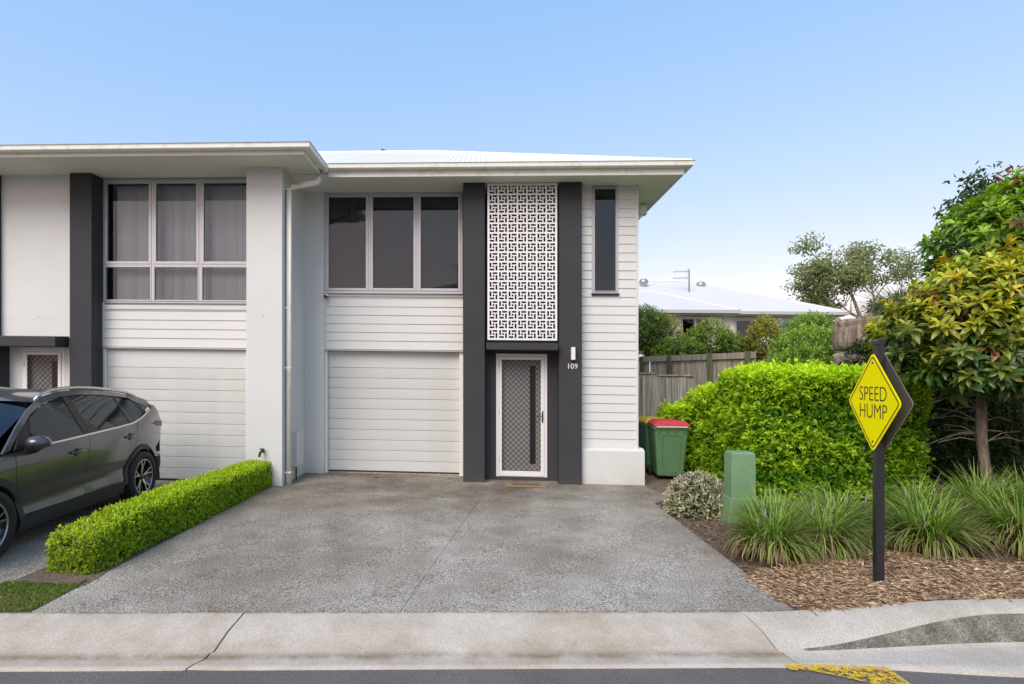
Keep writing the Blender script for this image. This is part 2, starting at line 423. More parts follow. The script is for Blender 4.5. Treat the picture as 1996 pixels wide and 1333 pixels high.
# garden beds
bed = MB()
bx = [2.40, 2.5, 2.7, 3.0, 3.5, 4, 4.5, 5, 6, 7, 8.5, 10, 13]
def bedz(x, y):
    return -.012 + min(max((x - 2.45) / .5, 0), 1) * .05 + max(0, y - 5.2) * .012 + .012 * math.sin(x * 5) * math.sin(y * 4.3) + min(max((x - 3.6) / 2, 0), 1) * .03
rows = []
for t in np.linspace(0, 1, 26):
    rows.append([(x, kb(x) + .01 + t * (11.2 - kb(x)), min(bedz(x, kb(x) + t * (11.2 - kb(x))), kerb_sec(x)[0][1] + .004 + t * 2) if x > 2.4 else 0) for x in bx])
bed.grid(rows)
tag(build('garden_bed', bed, M['soil'], fall=True, smooth=True), kind='structure')
tag(build('garden_bed', MB().grid([[(-3.97, y, .012), (-3.65, y, .03), (-3.32, y, .012)] for y in np.linspace(4.43, 9.0, 12)]), M['soil'], fall=True), kind='structure')
tag(build('lawn_strip', MB().grid([[(x, max(y, kb(x) + .006), z) for x, z in ((-4.02, -.004), (-3.68, .006), (-3.365, -.002))] for y in (3.8, 4.2, 4.46)]), mat('turf', (.09, .12, .03), .9, noise=(20, .4)), fall=True), kind='structure')

# ------------------------------------------------------------------ townhouse builders
def B(name, mt, parent, *boxes, bevel=0.0, **k):
    for b in boxes:
        o = build(name, MB().box(*b), mt, parent, fall=True, bevel=bevel, **k)
    return o
def weatherboards(parent, x0, x1, y, z0, z1, pitch, gaps=()):
    """lapped boards, one object per board (split where a window cuts them)"""
    z = z0
    cache = {}
    while z < z1 - .01:
        h = min(pitch, z1 - z)
        spans = [(x0, x1)]
        for gx0, gx1, gz0, gz1 in gaps:
            if z + h > gz0 and z < gz1: spans = [(x0, gx0), (gx1, x1)]
        for a, b in spans:
            key = (a, b, round(h, 3))
            if key in cache:
                dup(cache[key][0], parent, dz=z - cache[key][1])
            else:
                mb = MB().prism([(y - .020, z + .004), (y - .006, z + h + .010), (y + .01, z + h + .010), (y + .01, z + .004)], a, b, 'x')
                cache[key] = (build('weatherboard', mb, M['board'], parent, fall=True), z)
        z += pitch
def ring(mb, x0, x1, z0, z1, y0, y1, w):
    wl_, wr, wb, wt = w if isinstance(w, tuple) else (w,) * 4
    mb.box(x0, x0 + wl_, y0, y1, z0, z1); mb.box(x1 - wr, x1, y0, y1, z0, z1)
    mb.box(x0 + wl_, x1 - wr, y0, y1, z0, z0 + wb); mb.box(x0 + wl_, x1 - wr, y0, y1, z1 - wt, z1)
    return mb
def window(house, x0, x1, z0, z1, y, cols, rows=(), label=None, sash=.045, outer=.03):
    """outer frame, mullions, sashes and panes; y is the outer face"""
    o = build('window', ring(MB(), x0, x1, z0, z1, y + .012, y + .09, outer), M['alu'], house, fall=True, bevel=.003)
    if label: o['label'] = label
    zr = [z0 + outer] + [r for r in rows] + [z1 - outer]
    cx = [x0 + outer] + list(cols) + [x1 - outer]
    mb = MB()
    for c in cols: mb.box(c - .018, c + .018, y + .006, y + .088, z0 + outer, z1 - outer)
    for r in rows:
        for i in range(len(cx) - 1):
            mb.box(cx[i] + (.018 if i else 0), cx[i+1] - (.018 if i + 2 < len(cx) else 0), y + .007, y + .087, r - .016, r + .016)
    if mb.v: build('mullion', mb, M['alu'], o, fall=True, bevel=.003)
    for j in range(len(zr) - 1):
        for i in range(len(cx) - 1):
            a = cx[i] + (.019 if i else .001); b = cx[i+1] - (.019 if i + 2 < len(cx) else .001)
            c = zr[j] + (.017 if j else .001); d = zr[j+1] - (.017 if j + 2 < len(zr) else .001)
            s = sash if j == len(zr) - 2 else sash * .45
            build('sash_frame', ring(MB(), a, b, c, d, y, y + .05, s), M['alu'], o, fall=True, bevel=.004)
            tilt = random.uniform(-.0025, .0025)
            pm = MB(); pm.face([(a + s*.9, y + .022, c + s*.9), (b - s*.9, y + .022 + tilt, c + s*.9), (b - s*.9, y + .022 + tilt * .3, d - s*.9), (a + s*.9, y + .022 - tilt, d - s*.9)])
            build('pane', pm, M['glass'], o, fall=True, recalc=False)
    return o
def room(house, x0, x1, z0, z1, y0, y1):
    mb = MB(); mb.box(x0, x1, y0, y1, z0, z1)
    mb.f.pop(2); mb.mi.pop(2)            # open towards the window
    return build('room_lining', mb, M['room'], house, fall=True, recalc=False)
def garage_door(house, x0, x1, z0, z1, y, pitch):
    d = B('garage_door', M['garage'], house, (x0, x1, y + .02, y + .05, z0, z1))
    d['label'] = 'white sectional garage door'
    z = z0 + .022
    B('bottom_seal', M['rubber'], d, (x0 + .005, x1 - .005, y - .012, y + .015, z0, z0 + .02))
    first = None; k = 0
    while z < z1 - .16:
        h = pitch if z + 2 * pitch < z1 - .05 else z1 - z
        if abs(h - pitch) < 1e-6 and first is not None:
            dup(first, d, dz=k * pitch)
        else:
            o = B('panel', M['garage'], d, (x0 + .002, x1 - .002, y - .012, y + .02, z + .0025, z + h - .0025), bevel=.004)
            if first is None: first = o
        z += h; k += 1
    return d
def security_door(house, x0, x1, z0, z1, y, label):
    fw = .055
    d = build('security_door', ring(MB(), x0, x1, z0, z1, y - .03, y + .03, .05), M['white'], house, fall=True, bevel=.004)
    d['label'] = label
    lx0, lx1, lz0, lz1 = x0 + .052, x1 - .052, z0 + .012, z1 - .052
    build('leaf_frame', ring(MB(), lx0, lx1, lz0, lz1, y - .042, y - .012, (.045, .055, .085, .05)), M['white'], d, fall=True, bevel=.004)
    a, b, c, e = lx0 + .045, lx1 - .055, lz0 + .085, lz1 - .05
    # diamond grille, clipped to the leaf opening
    mb = MB(); p = .090; yy = y - .03; t = .0045
    def clip(q, sgn):
        pts = []
        for x in (a, b):
            z = (q - x) * sgn if sgn > 0 else q + x
            z = q - x if sgn > 0 else q + x
            if c <= z <= e: pts.append((x, z))
        for z in (c, e):
            x = q - z if sgn > 0 else z - q
            if a <= x <= b: pts.append((x, z))
        pts = sorted(set((round(u, 4), round(w, 4)) for u, w in pts))
        return (pts[0], pts[-1]) if len(pts) >= 2 else None
    for sgn in (1, -1):
        q = (a + c) if sgn > 0 else (c - b); qe = (b + e) if sgn > 0 else (e - a)
        while q < qe:
            s = clip(q, sgn)
            if s and abs(s[0][0] - s[1][0]) > .01:
                (u0, w0), (u1, w1) = s
                du, dw = u1 - u0, w1 - w0; L = math.hypot(du, dw); nx, nz = -dw / L * t, du / L * t
                off = 0 if sgn > 0 else .002
                mb.face([(u0 - nx, yy - off, w0 - nz), (u1 - nx, yy - off, w1 - nz), (u1 + nx, yy - off, w1 + nz), (u0 + nx, yy - off, w0 + nz)])
                mb.face([(u0 - nx, yy - off + .006, w0 - nz), (u1 - nx, yy - off + .006, w1 - nz), (u1 - nx, yy - off, w1 - nz), (u0 - nx, yy - off, w0 - nz)])
            q += p
    build('grille', mb, M['mesh'], d, fall=True, recalc=False)
    dl = B('door_leaf', M['doorgrey'], d, (x0 + .05, x1 - .05, y + .04, y + .08, z0 + .02, z1 - .05))
    dl['label'] = 'grey entry door with narrow dark glass strip behind the grille'
    gx = a + (b - a) * .80
    B('glass_strip', M['black'], d, (gx - .048, gx + .048, y + .030, y + .042, c + .12, e - .10))
    hx = lx1 - .028
    h = B('door_handle', M['black'], d, (hx - .012, hx + .012, y - .052, y - .041, z0 + .93, z0 + 1.10), bevel=.003)
    build('lever', MB().tube([(hx, y - .05, z0 + 1.04), (hx, y - .085, z0 + 1.04), (hx - .10, y - .088, z0 + 1.042)], .007, 8), M['black'], h, fall=True)
    B('lock_plate', M['metal'], h, (hx - .010, hx + .016, y - .050, y - .0415, z0 + 1.101, z0 + 1.13))
    for zz in (.25, 1.05, 1.85):
        build('hinge', MB().tube([(x0 + .05, y - .047, z0 + zz), (x0 + .05, y - .047, z0 + zz + .09)], .006, 8), M['alu'], d, fall=True)
    return d
def text(name, body, mt, parent, size, loc, rot, sx=1.0, align='CENTER', ext=.002, thin=0):
    c = bpy.data.curves.new(name, 'FONT'); c.body = body; c.size = size; c.align_x = align; c.align_y = 'CENTER'; c.extrude = ext; c.resolution_u = 6; c.offset = thin
    c.materials.append(mt)
    tmp = bpy.data.objects.new(name, c); C.objects.link(tmp)
    bpy.context.view_layer.update()
    me = bpy.data.meshes.new_from_object(tmp.evaluated_get(bpy.context.evaluated_depsgraph_get()))
    bpy.data.objects.remove(tmp); bpy.data.curves.remove(c)
    o = bpy.data.objects.new(name, me); C.objects.link(o)
    o.parent = parent
    if parent: o.matrix_parent_inverse = parent.matrix_basis.inverted()
    o.location = loc; o.rotation_euler = rot; o.scale = (sx, 1, 1)
    return o
def gutter_run(mb, pts, inward, z_top, h, w):
    pass

# ================================================================== townhouse 109 (right)
T = thing('townhouse', 'white townhouse numbered 109 with two charcoal pillars and a lattice screen', 'house', (0, 9.6, .06))
SOF = 5.035
# walls (each a closed block)
B('wall', M['render'], T, (-3.17, -2.79, 9.62, 10.6, -.1, SOF), bevel=.006)
B('wall', M['render'], T, (-2.79, -.34, 9.715, 9.86, 2.245, 3.30))
B('wall', M['render'], T, (1.60, 1.832, 9.412, 9.6, .3, SOF - .002), (2.26, 2.575, 9.412, 9.6, .3, SOF - .002), (1.832, 2.26, 9.412, 9.6, .3, 3.22), (2.42, 2.575, 9.6, 17.2, -.1, SOF - .004))
B('garage_jamb', M['white'], T, (-2.79, -2.752, 9.70, 9.9, -.05, 2.25), (-.40, -.335, 9.70, 9.9, -.05, 2.25))
fl = B('lintel_flashing', M['alu'], T, (-2.83, -.335, 9.655, 9.70, 2.245, 2.262))
garage_door(T, -2.752, -.40, .085, 2.244, 9.82, .184)
B('sill_plate', M['kerb'], T, (-2.80, -.33, 9.72, 9.95, -.05, .083))
weatherboards(T, -2.772, -.338, 9.70, 2.268, 3.19, .151)
B('apron_board', M['board'], T, (-2.772, -.338, 9.668, 9.71, 3.203, 3.262))
B('corner_trim', M['board'], T, (-2.792, -2.77, 9.665, 9.70, 2.262, 3.262))
win = window(T, -2.79, -.342, 3.272, 5.03, 9.655, (-1.985, -1.14), label='three-light aluminium window above the garage')
B('window_sill', M['alu'], win, (-2.80, -.345, 9.62, 9.72, 3.252, 3.270))
room(T, -2.79, -.33, 3.2, 5.034, 9.75, 12.4)
B('dark_backing', M['darksheet'], win, (-2.74, -.38, 9.83, 9.834, 3.28, 4.98))  # dark sheet stands in for the unlit room behind the glass
# pillars and entry
B('pillar', M['dark'], T, (-.317, .042, 9.20, 9.95, -.1, SOF - .003), bevel=.005)
B('pillar', M['dark'], T, (1.262, 1.632, 9.20, 9.75, -.1, SOF - .003), bevel=.005)
B('entry_wall', M['dark'], T, (.042, .236, 9.47, 9.7, -.1, 4.95), (1.098, 1.262, 9.47, 9.7, -.1, 4.95), (.236, 1.098, 9.47, 9.7, 2.217, 4.95))
B('entry_wall', M['dark'], T, (.236, 1.098, 9.45, 9.7, -.1, .122))
for zj in (2.62,):
    B('control_joint', M['black'], T, (-.3165, .0415, 9.1985, 9.2005, zj, zj + .004), (1.2625, 1.6315, 9.1985, 9.2005, zj, zj + .004))
security_door(T, .236, 1.098, .124, 2.215, 9.50, 'white framed security door with black diamond grille')
aw = build('awning', MB().prism([(9.05, 2.262), (9.05, 2.372), (9.47, 2.40), (9.47, 2.262)], .066, 1.228, 'x'), M['dark'], T, fall=True, bevel=.004)
# lattice screen: one cut sheet
def lattice(x0, x1, z0, z1, y0, y1, nx, nz):
    us = [0, 30, 47, 77, 94, 124, 151]
    def lines(a, b, n):
        mrg = .034 * (b - a) / (b - a) ; m_ = .034
        L = (b - a - 2 * m_) ; pit = (L + (27 / 151) * (L / n)) / n
        out = [a]
        for i in range(n):
            for u in us[:-1]: out.append(a + m_ + i * pit + u / 151 * pit)
        out.append(b); return out
    X, Z = lines(x0, x1, nx), lines(z1, z0, nz) if False else lines(z0, z1, nz)
    solid = np.ones((len(Z) - 1, len(X) - 1), bool)
    # holes in cell columns/rows (row index counted from the top of a cell)
    holes = [(0, 0), (1, 0), (2, 0), (0, 2), (0, 3), (0, 4), (2, 4), (3, 4), (4, 4), (4, 0), (4, 1), (4, 2), (2, 2)]
    for i in range(nx):
        for j in range(nz):
            for r_, c_ in holes: solid[1 + j * 6 + (4 - r_), 1 + i * 6 + c_] = False
    mb = MB()
    nzv, nxv = len(Z), len(X)
    for yy in (y0, y1):
        for z in Z:
            for x in X: mb.v.append((x, yy, z))
    idx = lambda k, j, i: k * nzv * nxv + j * nxv + i
    H_, W_ = solid.shape
    for j in range(H_):
        for i in range(W_):
            if not solid[j, i]: continue
            mb.f.append((idx(0,j,i), idx(0,j,i+1), idx(0,j+1,i+1), idx(0,j+1,i)))
            mb.f.append((idx(1,j,i), idx(1,j+1,i), idx(1,j+1,i+1), idx(1,j,i+1)))
            if i == 0 or not solid[j, i-1]: mb.f.append((idx(0,j,i), idx(0,j+1,i), idx(1,j+1,i), idx(1,j,i)))
            if i == W_-1 or not solid[j, i+1]: mb.f.append((idx(0,j,i+1), idx(1,j,i+1), idx(1,j+1,i+1), idx(0,j+1,i+1)))
            if j == 0 or not solid[j-1, i]: mb.f.append((idx(0,j,i), idx(1,j,i), idx(1,j,i+1), idx(0,j,i+1)))
            if j == H_-1 or not solid[j+1, i]: mb.f.append((idx(0,j+1,i), idx(0,j+1,i+1), idx(1,j+1,i+1), idx(1,j+1,i)))
    mb.mi = [0] * len(mb.f)
    return mb
ls = build('lattice_screen', lattice(.087, 1.232, 2.428, 5.022, 9.215, 9.223, 7, 16), mat('screen_white', (.80, .80, .80), .45), T, fall=True, recalc=False)
ls['label'] = 'white cut sheet screen of square spiral openings'
# cladding wall on the right with slit window and plinth
SL = (1.83, 2.262, 3.215, 5.018)
weatherboards(T, 1.640, 2.553, 9.402, .66, 5.032, .1478, gaps=[SL])
B('corner_stop', M['board'], T, (2.553, 2.590, 9.372, 9.44, .655, SOF - .001), bevel=.004)
B('corner_stop', M['board'], T, (1.634, 1.652, 9.374, 9.44, .655, SOF - .001))
w2 = window(T, SL[0] + .004, SL[1] - .004, SL[2] + .02, SL[3], 9.365, (), label='tall slit window in the boarded wall', sash=.012, outer=.028)
B('window_sill', M['dark'], w2, (SL[0] - .012, SL[1] + .012, 9.345, 9.42, SL[2] - .004, SL[2] + .018))
room(T, 1.62, 2.415, 3.0, 5.03, 9.605, 12)
pl = build('plinth', MB().prism([(9.295, -.15), (9.295, .622), (9.385, .662), (9.6, .662), (9.6, -.15)], 1.633, 2.672, 'x'), M['render'], T, fall=True, bevel=.006)
# fixtures
wlg = B('wall_light', M['white'], T, (1.447, 1.512, 9.10, 9.185, 2.108, 2.318), bevel=.012)
B('bracket', M['metal'], wlg, (1.462, 1.497, 9.183, 9.199, 2.18, 2.25))
num = text('house_number', '109', mat('number_white', (.8, .8, .78), .4), T, .125, (1.475, 9.197, gz(1.475, 2.005)), (R(90), 0, 0), .98)
num['label'] = 'white digits 109'
sc = B('security_camera', M['white'], T, (-2.775, -2.715, 9.60, 9.67, 3.19, 3.24), bevel=.01)
build('camera_lens', MB().lathe([(0, -.05), (.026, -.05), (.026, .02), (0, .02)], 14, 'y', (-2.745, 9.60, 3.185)), M['black'], sc, fall=True)
# eaves
def eave(house, outline, z_s, name_m=None, gutter_z=5.165, closed=False):
    """outline: list of (x,y) of the fascia line, walked so that outside is on the left; returns parts"""
    n = len(outline); P = [Vector((a, b)) for a, b in outline]
    def off(d):
        out = []
        for i in range(n):
            e = []
            if i > 0: e.append((P[i] - P[i-1]).normalized())
            if i < n - 1: e.append((P[i+1] - P[i]).normalized())
            nn = [Vector((-q.y, q.x)) for q in e]
            if len(nn) == 1: out.append(P[i] + nn[0] * d)
            else:
                b = (nn[0] + nn[1]); b /= max(b.dot(nn[0]), 1e-6); out.append(P[i] + b * d)
        return out
    def sweep(prof, nm, mt):
        mb = MB(); rings = []
        for (d, z) in prof:
            rings.append([(q.x, q.y, z) for q in off(d)])
        m_ = len(prof)
        for k in range(m_):
            a, b = rings[k], rings[(k + 1) % m_]
            for i in range(n - 1): mb.face([a[i], a[i+1], b[i+1], b[i]])
        for i in (0, n - 1): mb.face([r[i] for r in rings])
        return build(nm, mb, mt, house, fall=True)
    sweep([(0, z_s - .045), (.02, z_s - .045), (.02, gutter_z - .055), (0, gutter_z - .055)], 'fascia', M['gutter'])
    sweep([(.022, gutter_z - .075), (.115, gutter_z - .078), (.13, gutter_z - .066), (.134, gutter_z - .008), (.150, gutter_z), (.144, gutter_z + .003), (.126, gutter_z - .006), (.122, gutter_z - .06), (.03, gutter_z - .06), (.03, gutter_z - .01), (.022, gutter_z - .01)], 'gutter', M['gutter'])
eave(T, [(3.10, 17.5), (3.10, 8.80), (-2.62, 8.80)][::-1] if False else [(-2.47, 8.80), (3.10, 8.80), (3.10, 17.5)][::-1], SOF)
B('soffit', M['soffit'], T, (-3.16, 3.098, 8.802, 9.72, SOF, SOF + .012), (2.40, 3.097, 9.72, 17.3, SOF + .0005, SOF + .012))
# corrugated hip roof
def corrugated(p0, p1, up, name, house, wave=.076, amp=.011, clip=None):
    pass
def roof_face(eL, eR, rL, rR, z_e, z_r, name, house, axis='x', wave=.09, amp=.011, mt=None):
    """trapezoid roof plane between eave line and ridge line; corrugations run up the slope. eL,eR,rL,rR are (x,y)"""
    mb = MB(); eL, eR, rL, rR = (Vector(p) for p in (eL, eR, rL, rR))
    L = (eR - eL).length; n = max(2, int(L / wave)) * 4
    dirE = (eR - eL).normalized(); a0 = (rL - eL).dot(dirE); a1 = (rR - eL).dot(dirE)
    perp = Vector((-dirE.y, dirE.x)); run = abs((rL - eL).dot(perp)); sg = 1 if (rL - eL).dot(perp) > 0 else -1
    b = 0; last = None
    for i in range(n + 1):
        t = L * i / n
        if t < a0: f = t / max(a0, 1e-6)
        elif t > a1: f = (L - t) / max(L - a1, 1e-6)
        else: f = 1
        h = amp * math.sin(2 * math.pi * t / wave)
        p = eL + dirE * t; q = p + perp * (sg * run * f)
        zq = z_e + (z_r - z_e) * f
        cur = ((p.x, p.y, z_e + h), (q.x, q.y, zq + h))
        if last: mb.face([last[0], cur[0], cur[1], last[1]])
        last = cur
    return build(name, mb, mt or M['roof'], house, fall=True, recalc=False)
RY, RZ, EZ = 13.0, 7.09, 5.15
roof_face((-8.44, 8.685), (3.215, 8.685), (-8.44, RY), (3.215 - 4.315, RY), EZ, RZ, 'roof', T)
roof_face((3.215, 8.685), (3.215, 17.3), (-1.1, RY), (-1.1, RY + .001), EZ, RZ, 'roof', T)
roof_face((3.215, 17.3), (-8, 17.3), (-1.1, RY), (-8, RY), EZ, RZ, 'roof', T)
build('hip_capping', MB().tube([(3.215, 8.685, EZ + .01), (-1.1, RY, RZ + .012)], .035, 6), M['roof'], T, fall=True)
build('ridge_capping', MB().tube([(-1.1, RY, RZ + .01), (-7, RY, RZ + .01)], .04, 6), M['roof'], T, fall=True)
ant = build('roof_aerial', MB().tube([(-2.39, 13.1, 7.05), (-2.39, 13.1, 7.22)], .016, 6).tube([(-2.39, 13.1, 7.20), (-2.33, 13.1, 7.20)], .014, 6).tube([(-2.31, 13.1, 7.12), (-2.31, 13.1, 7.2)], .014, 6), M['black'], T, fall=True)
# rear eave downpipe at the side
build('rainwater_head', MB().box(2.86, 3.0, 10.3, 10.45, 4.83, 4.99), M['gutter'], T, fall=True)
build('side_downpipe', MB().tube([(2.93, 10.37, 4.86), (2.78, 10.37, 4.72), (2.63, 10.40, 4.52), (2.63, 10.40, .1)], .045, 10), M['gutter'], T, fall=True, smooth=True)
B('side_tap', M['white'], T, (2.574, 2.66, 10.2, 10.23, 1.40, 1.43))

# ================================================================== adjoining townhouse (left)
U = thing('townhouse', 'adjoining white townhouse with a charcoal pillar, its garage behind the parked car', 'house', (-6, 9.2, 0))
SU = 5.05
B('pier', M['render'], U, (-3.706, -3.13, 8.51, 9.618, -.15, SU), bevel=.006)
B('wall', M['render'], U, (-3.70, -3.171, 9.619, 14, -.15, SU))
B('wall', M['render'], U, (-8.0, -6.735, 8.77, 9.0, 2.36, SU))
B('wall', M['render'], U, (-6.345, -3.7, 8.975, 9.1, 2.20, 2.98))
B('wall', M['render'], U, (-7.03, -6.735, 8.93, 9.2, -.15, 2.36), (-8.2, -7.78, 8.93, 9.2, -.15, 2.36), (-7.78, -7.03, 8.93, 9.2, 2.18, 2.36))
B('pillar', M['dark'], U, (-6.735, -6.36, 8.67, 9.3, -.15, SU - .003), bevel=.005)
B('pillar', M['dark'], U, (-8.36, -8.0, 8.67, 9.3, -.15, SU - .003), bevel=.005)
B('garage_jamb', M['white'], U, (-6.36, -6.318, 8.94, 9.1, -.1, 2.21), (-3.90, -3.70, 8.94, 9.1, -.1, 2.21))
B('lintel_flashing', M['alu'], U, (-6.40, -3.70, 8.915, 8.975, 2.205, 2.222))
garage_door(U, -6.316, -3.90, .01, 2.204, 9.0, .186)
weatherboards(U, -6.335, -3.705, 8.96, 2.228, 2.86, .152)
B('apron_board', M['board'], U, (-6.335, -3.705, 8.928, 8.97, 2.862, 2.93))
B('corner_trim', M['board'], U, (-6.36, -6.333, 8.925, 8.97, 2.222, 2.965))
w3 = window(U, -6.352, -3.709, 2.965, 5.035, 8.915, (-5.487, -4.669), (3.597,), label='six-light aluminium window with vertical blinds')
room(U, -6.352, -3.7, 2.94, 5.045, 9.01, 12)
xs_ = -6.20
first = None
while xs_ < -3.74:
    a = R(random.uniform(6, 34)); w_ = .042
    if first is None:
        mb = MB(); mb.face([(-w_, -.001, 0), (w_, .001, 0), (w_, .001, 2.0), (-w_, -.001, 2.0)])
        first = build('blind_slat', mb, M['blind'], w3, recalc=False); first.matrix_parent_inverse = Matrix.Identity(4); sl = first
        first.matrix_parent_inverse = w3.matrix_world.inverted() @ U.matrix_basis.inverted() if False else U.matrix_basis.inverted() @ U.matrix_basis
    else:
        sl = first.copy(); C.objects.link(sl); sl.parent = w3
    sl.location = (xs_, 9.14, gz(xs_, 2.98)); sl.rotation_euler = (0, 0, a)
    xs_ += .092
B('blind_track', M['white'], w3, (-6.28, -3.72, 9.11, 9.17, 4.955, 4.985))
security_door(U, -7.78, -7.03, .02, 2.18, 8.96, 'white framed security door beside the pillar, half hidden by the car')
build('awning', MB().prism([(8.47, 2.20), (8.47, 2.352), (8.77, 2.385), (8.77, 2.20)], -8.0, -6.822, 'x'), M['dark'], U, fall=True, bevel=.004)
eave(U, [(-14, 7.92), (-2.60, 7.92), (-2.60, 8.80)][::-1], SU, gutter_z=5.118 + .02)
B('soffit', M['soffit'], U, (-14, -2.603, 7.922, 8.80, SU, SU + .012), (-14, -3.13, 8.80, 9.3, SU + .0005, SU + .012))
roof_face((-14, 7.80), (-2.49, 7.80), (-14, 11.0), (-5.69, 11.0), 5.12, 6.36, 'roof', U)
B('control_joint', M['alu'], U, (-3.705, -3.131, 8.5085, 8.5105, 2.70, 2.703), (-7.99, -6.74, 8.7685, 8.7705, 2.66, 2.663))
B('control_joint', M['black'], U, (-3.435, -3.43, 8.5075, 8.512, 2.70, 2.735), (-7.36, -7.355, 8.7675, 8.772, 2.68, 2.72))
# downpipe on the pier's flank, from the gutter corner
dp = build('downpipe', MB().tube([(-2.585, 8.70, 5.06), (-2.585, 8.70, 4.93), (-2.62, 8.70, 4.88), (-3.03, 8.66, 4.79), (-3.075, 8.655, 4.75), (-3.075, 8.655, .02)], .046, 12), M['gutter'], U, fall=True, smooth=True)
for zz in (4.74, 2.85, 1.9, .24):
    B('pipe_clip', M['gutter'], dp, (-3.131, -3.03, 8.61, 8.70, zz, zz + .022))
mbx = B('meter_box', M['render'], U, (-3.131, -3.02, 8.86, 9.16, .30, .865), bevel=.006)
B('box_lid', M['board'], mbx, (-3.021, -3.008, 8.845, 9.175, .31, .88), bevel=.004)
build('conduit', MB().tube([(-3.09, 9.05, .30), (-3.09, 9.05, -.02)], .014, 8), M['black'], U, fall=True)
tp = build('garden_tap', MB().tube([(-3.43, 8.515, .60), (-3.43, 8.44, .60), (-3.44, 8.40, .585), (-3.445, 8.385, .52)], [.022, .022, .02, .016], 10), M['black'], U, fall=True, smooth=True)
build('tap_handle', MB().tube([(-3.465, 8.46, .635), (-3.395, 8.46, .635)], .012, 8).tube([(-3.43, 8.46, .60), (-3.43, 8.46, .64)], .012, 8), M['black'], tp, fall=True)

# door mat
dm = build('door_mat', MB().box(.37, 1.02, 8.86, 9.17, .065, .087), mat('coir', (.30, .22, .13), .95, noise=(40, .35), bump=(200, .8)), fall=True, bevel=.006)
tag(dm, 'worn brown coir door mat on the concrete before the front door', 'mat')
build('worn_patch', MB().box(.47, .93, 8.92, 9.10, .0865, .0885), mat('worn_coir', (.17, .11, .06), .95, noise=(50, .4), bump=(200, .8)), dm, fall=True)

# ------------------------------------------------------------------ foliage
def unit(a): return a / np.maximum(np.linalg.norm(a, axis=-1, keepdims=True), 1e-9)
LEAF2 = (np.array([(0, 0, 0), (.48, -.5, .12), (1, 0, -.06), (.48, .5, .12)], float), [(0, 3, 2), (0, 2, 1)])
LEAF6 = (np.array([(0, 0, 0), (.28, -.42, .10), (.68, -.40, .08), (1, 0, -.16), (.68, .40, .08), (.28, .42, .10), (.3, 0, 0), (.7, 0, -.03)], float),
         [(0, 6, 1), (0, 5, 6), (6, 7, 2, 1), (5, 4, 7, 6), (7, 3, 2), (4, 3, 7)])
def leaf_arrays(pos, axis, nrm, length, width, tmpl):
    T_, F_ = tmpl; n = len(pos)
    axis = unit(axis); side = unit(np.cross(nrm, axis)); up = np.cross(axis, side)
    L = np.broadcast_to(np.asarray(length, float), (n,)); Wd = np.broadcast_to(np.asarray(width, float), (n,))
    v = (pos[:, None, :] + axis[:, None, :] * (T_[None, :, 0:1] * L[:, None, None])
         + side[:, None, :] * (T_[None, :, 1:2] * Wd[:, None, None]) + up[:, None, :] * (T_[None, :, 2:3] * L[:, None, None]))
    return v
def mesh_np(name, verts, faces_list, tint, mt, parent=None, local=False, smooth=False):
    """verts (n, k, 3); faces_list: template faces; tint (n, 3)"""
    n, k, _ = verts.shape
    me = bpy.data.meshes.new(name)
    me.vertices.add(n * k); me.vertices.foreach_set('co', verts.reshape(-1).astype(np.float32))
    sizes = np.array([len(f) for f in faces_list]); flat = np.concatenate([np.array(f) for f in faces_list])
    loops = (flat[None, :] + (np.arange(n) * k)[:, None]).reshape(-1)
    me.loops.add(len(loops)); me.loops.foreach_set('vertex_index', loops.astype(np.int32))
    tot = np.tile(sizes, n); st = np.concatenate(([0], np.cumsum(tot)[:-1]))
    me.polygons.add(len(tot)); me.polygons.foreach_set('loop_start', st.astype(np.int32)); me.polygons.foreach_set('loop_total', tot.astype(np.int32))
    me.update(calc_edges=True)
    at = me.attributes.new('tint', 'FLOAT_COLOR', 'POINT')
    c = np.ones((n, k, 4), np.float32); c[:, :, :3] = tint[:, None, :] if tint.ndim == 2 else tint
    at.data.foreach_set('color', c.reshape(-1))
    me.materials.append(mt)
    if smooth: me.polygons.foreach_set('use_smooth', [True] * len(me.polygons))
    o = bpy.data.objects.new(name, me)
    C.objects.link(o)
    if parent is not None:
        o.parent = parent
        if not local: o.matrix_parent_inverse = parent.matrix_basis.inverted()
    return o
def rand_unit(n): return unit(rng.normal(size=(n, 3)))
def sprigs(tips, axis, per, leaf_len, leaf_w, twig, tint_fn, droop=0.0, spread=.9, tmpl=LEAF2):
    """pinnate sprays: each tip has `per` leaves along a short twig"""
    n = len(tips); axis = unit(axis)
    t = (np.arange(per) / max(per - 1, 1))[None, :, None]
    ref = rand_unit(n); s1 = unit(np.cross(axis, ref)); s2 = np.cross(axis, s1)
    pos = tips[:, None, :] - axis[:, None, :] * twig * (1 - t)
    ang = (np.arange(per) % 2 * math.pi)[None, :, None] + rng.normal(0, .5, (n, per, 1))
    lat = s1[:, None, :] * np.cos(ang) + s2[:, None, :] * np.sin(ang) * .5
    ax = unit(axis[:, None, :] * (.22 + .40 * t) + lat * spread * (1.05 - .55 * t) + rng.normal(0, .22, (n, per, 3)) + np.array([0, 0, -droop]))
    up = unit(axis[:, None, :] * .9 + np.array([0, 0, .45]) + rng.normal(0, .32, (n, per, 3)))
    P = pos.reshape(-1, 3); A = ax.reshape(-1, 3); U_ = up.reshape(-1, 3)
    sc = rng.uniform(.7, 1.2, len(P))
    return leaf_arrays(P, A, U_, leaf_len * sc, leaf_w * sc, tmpl), tint_fn(np.repeat(tips, per, 0), np.tile(t[0, :, 0], n), np.repeat(np.arange(n), per))
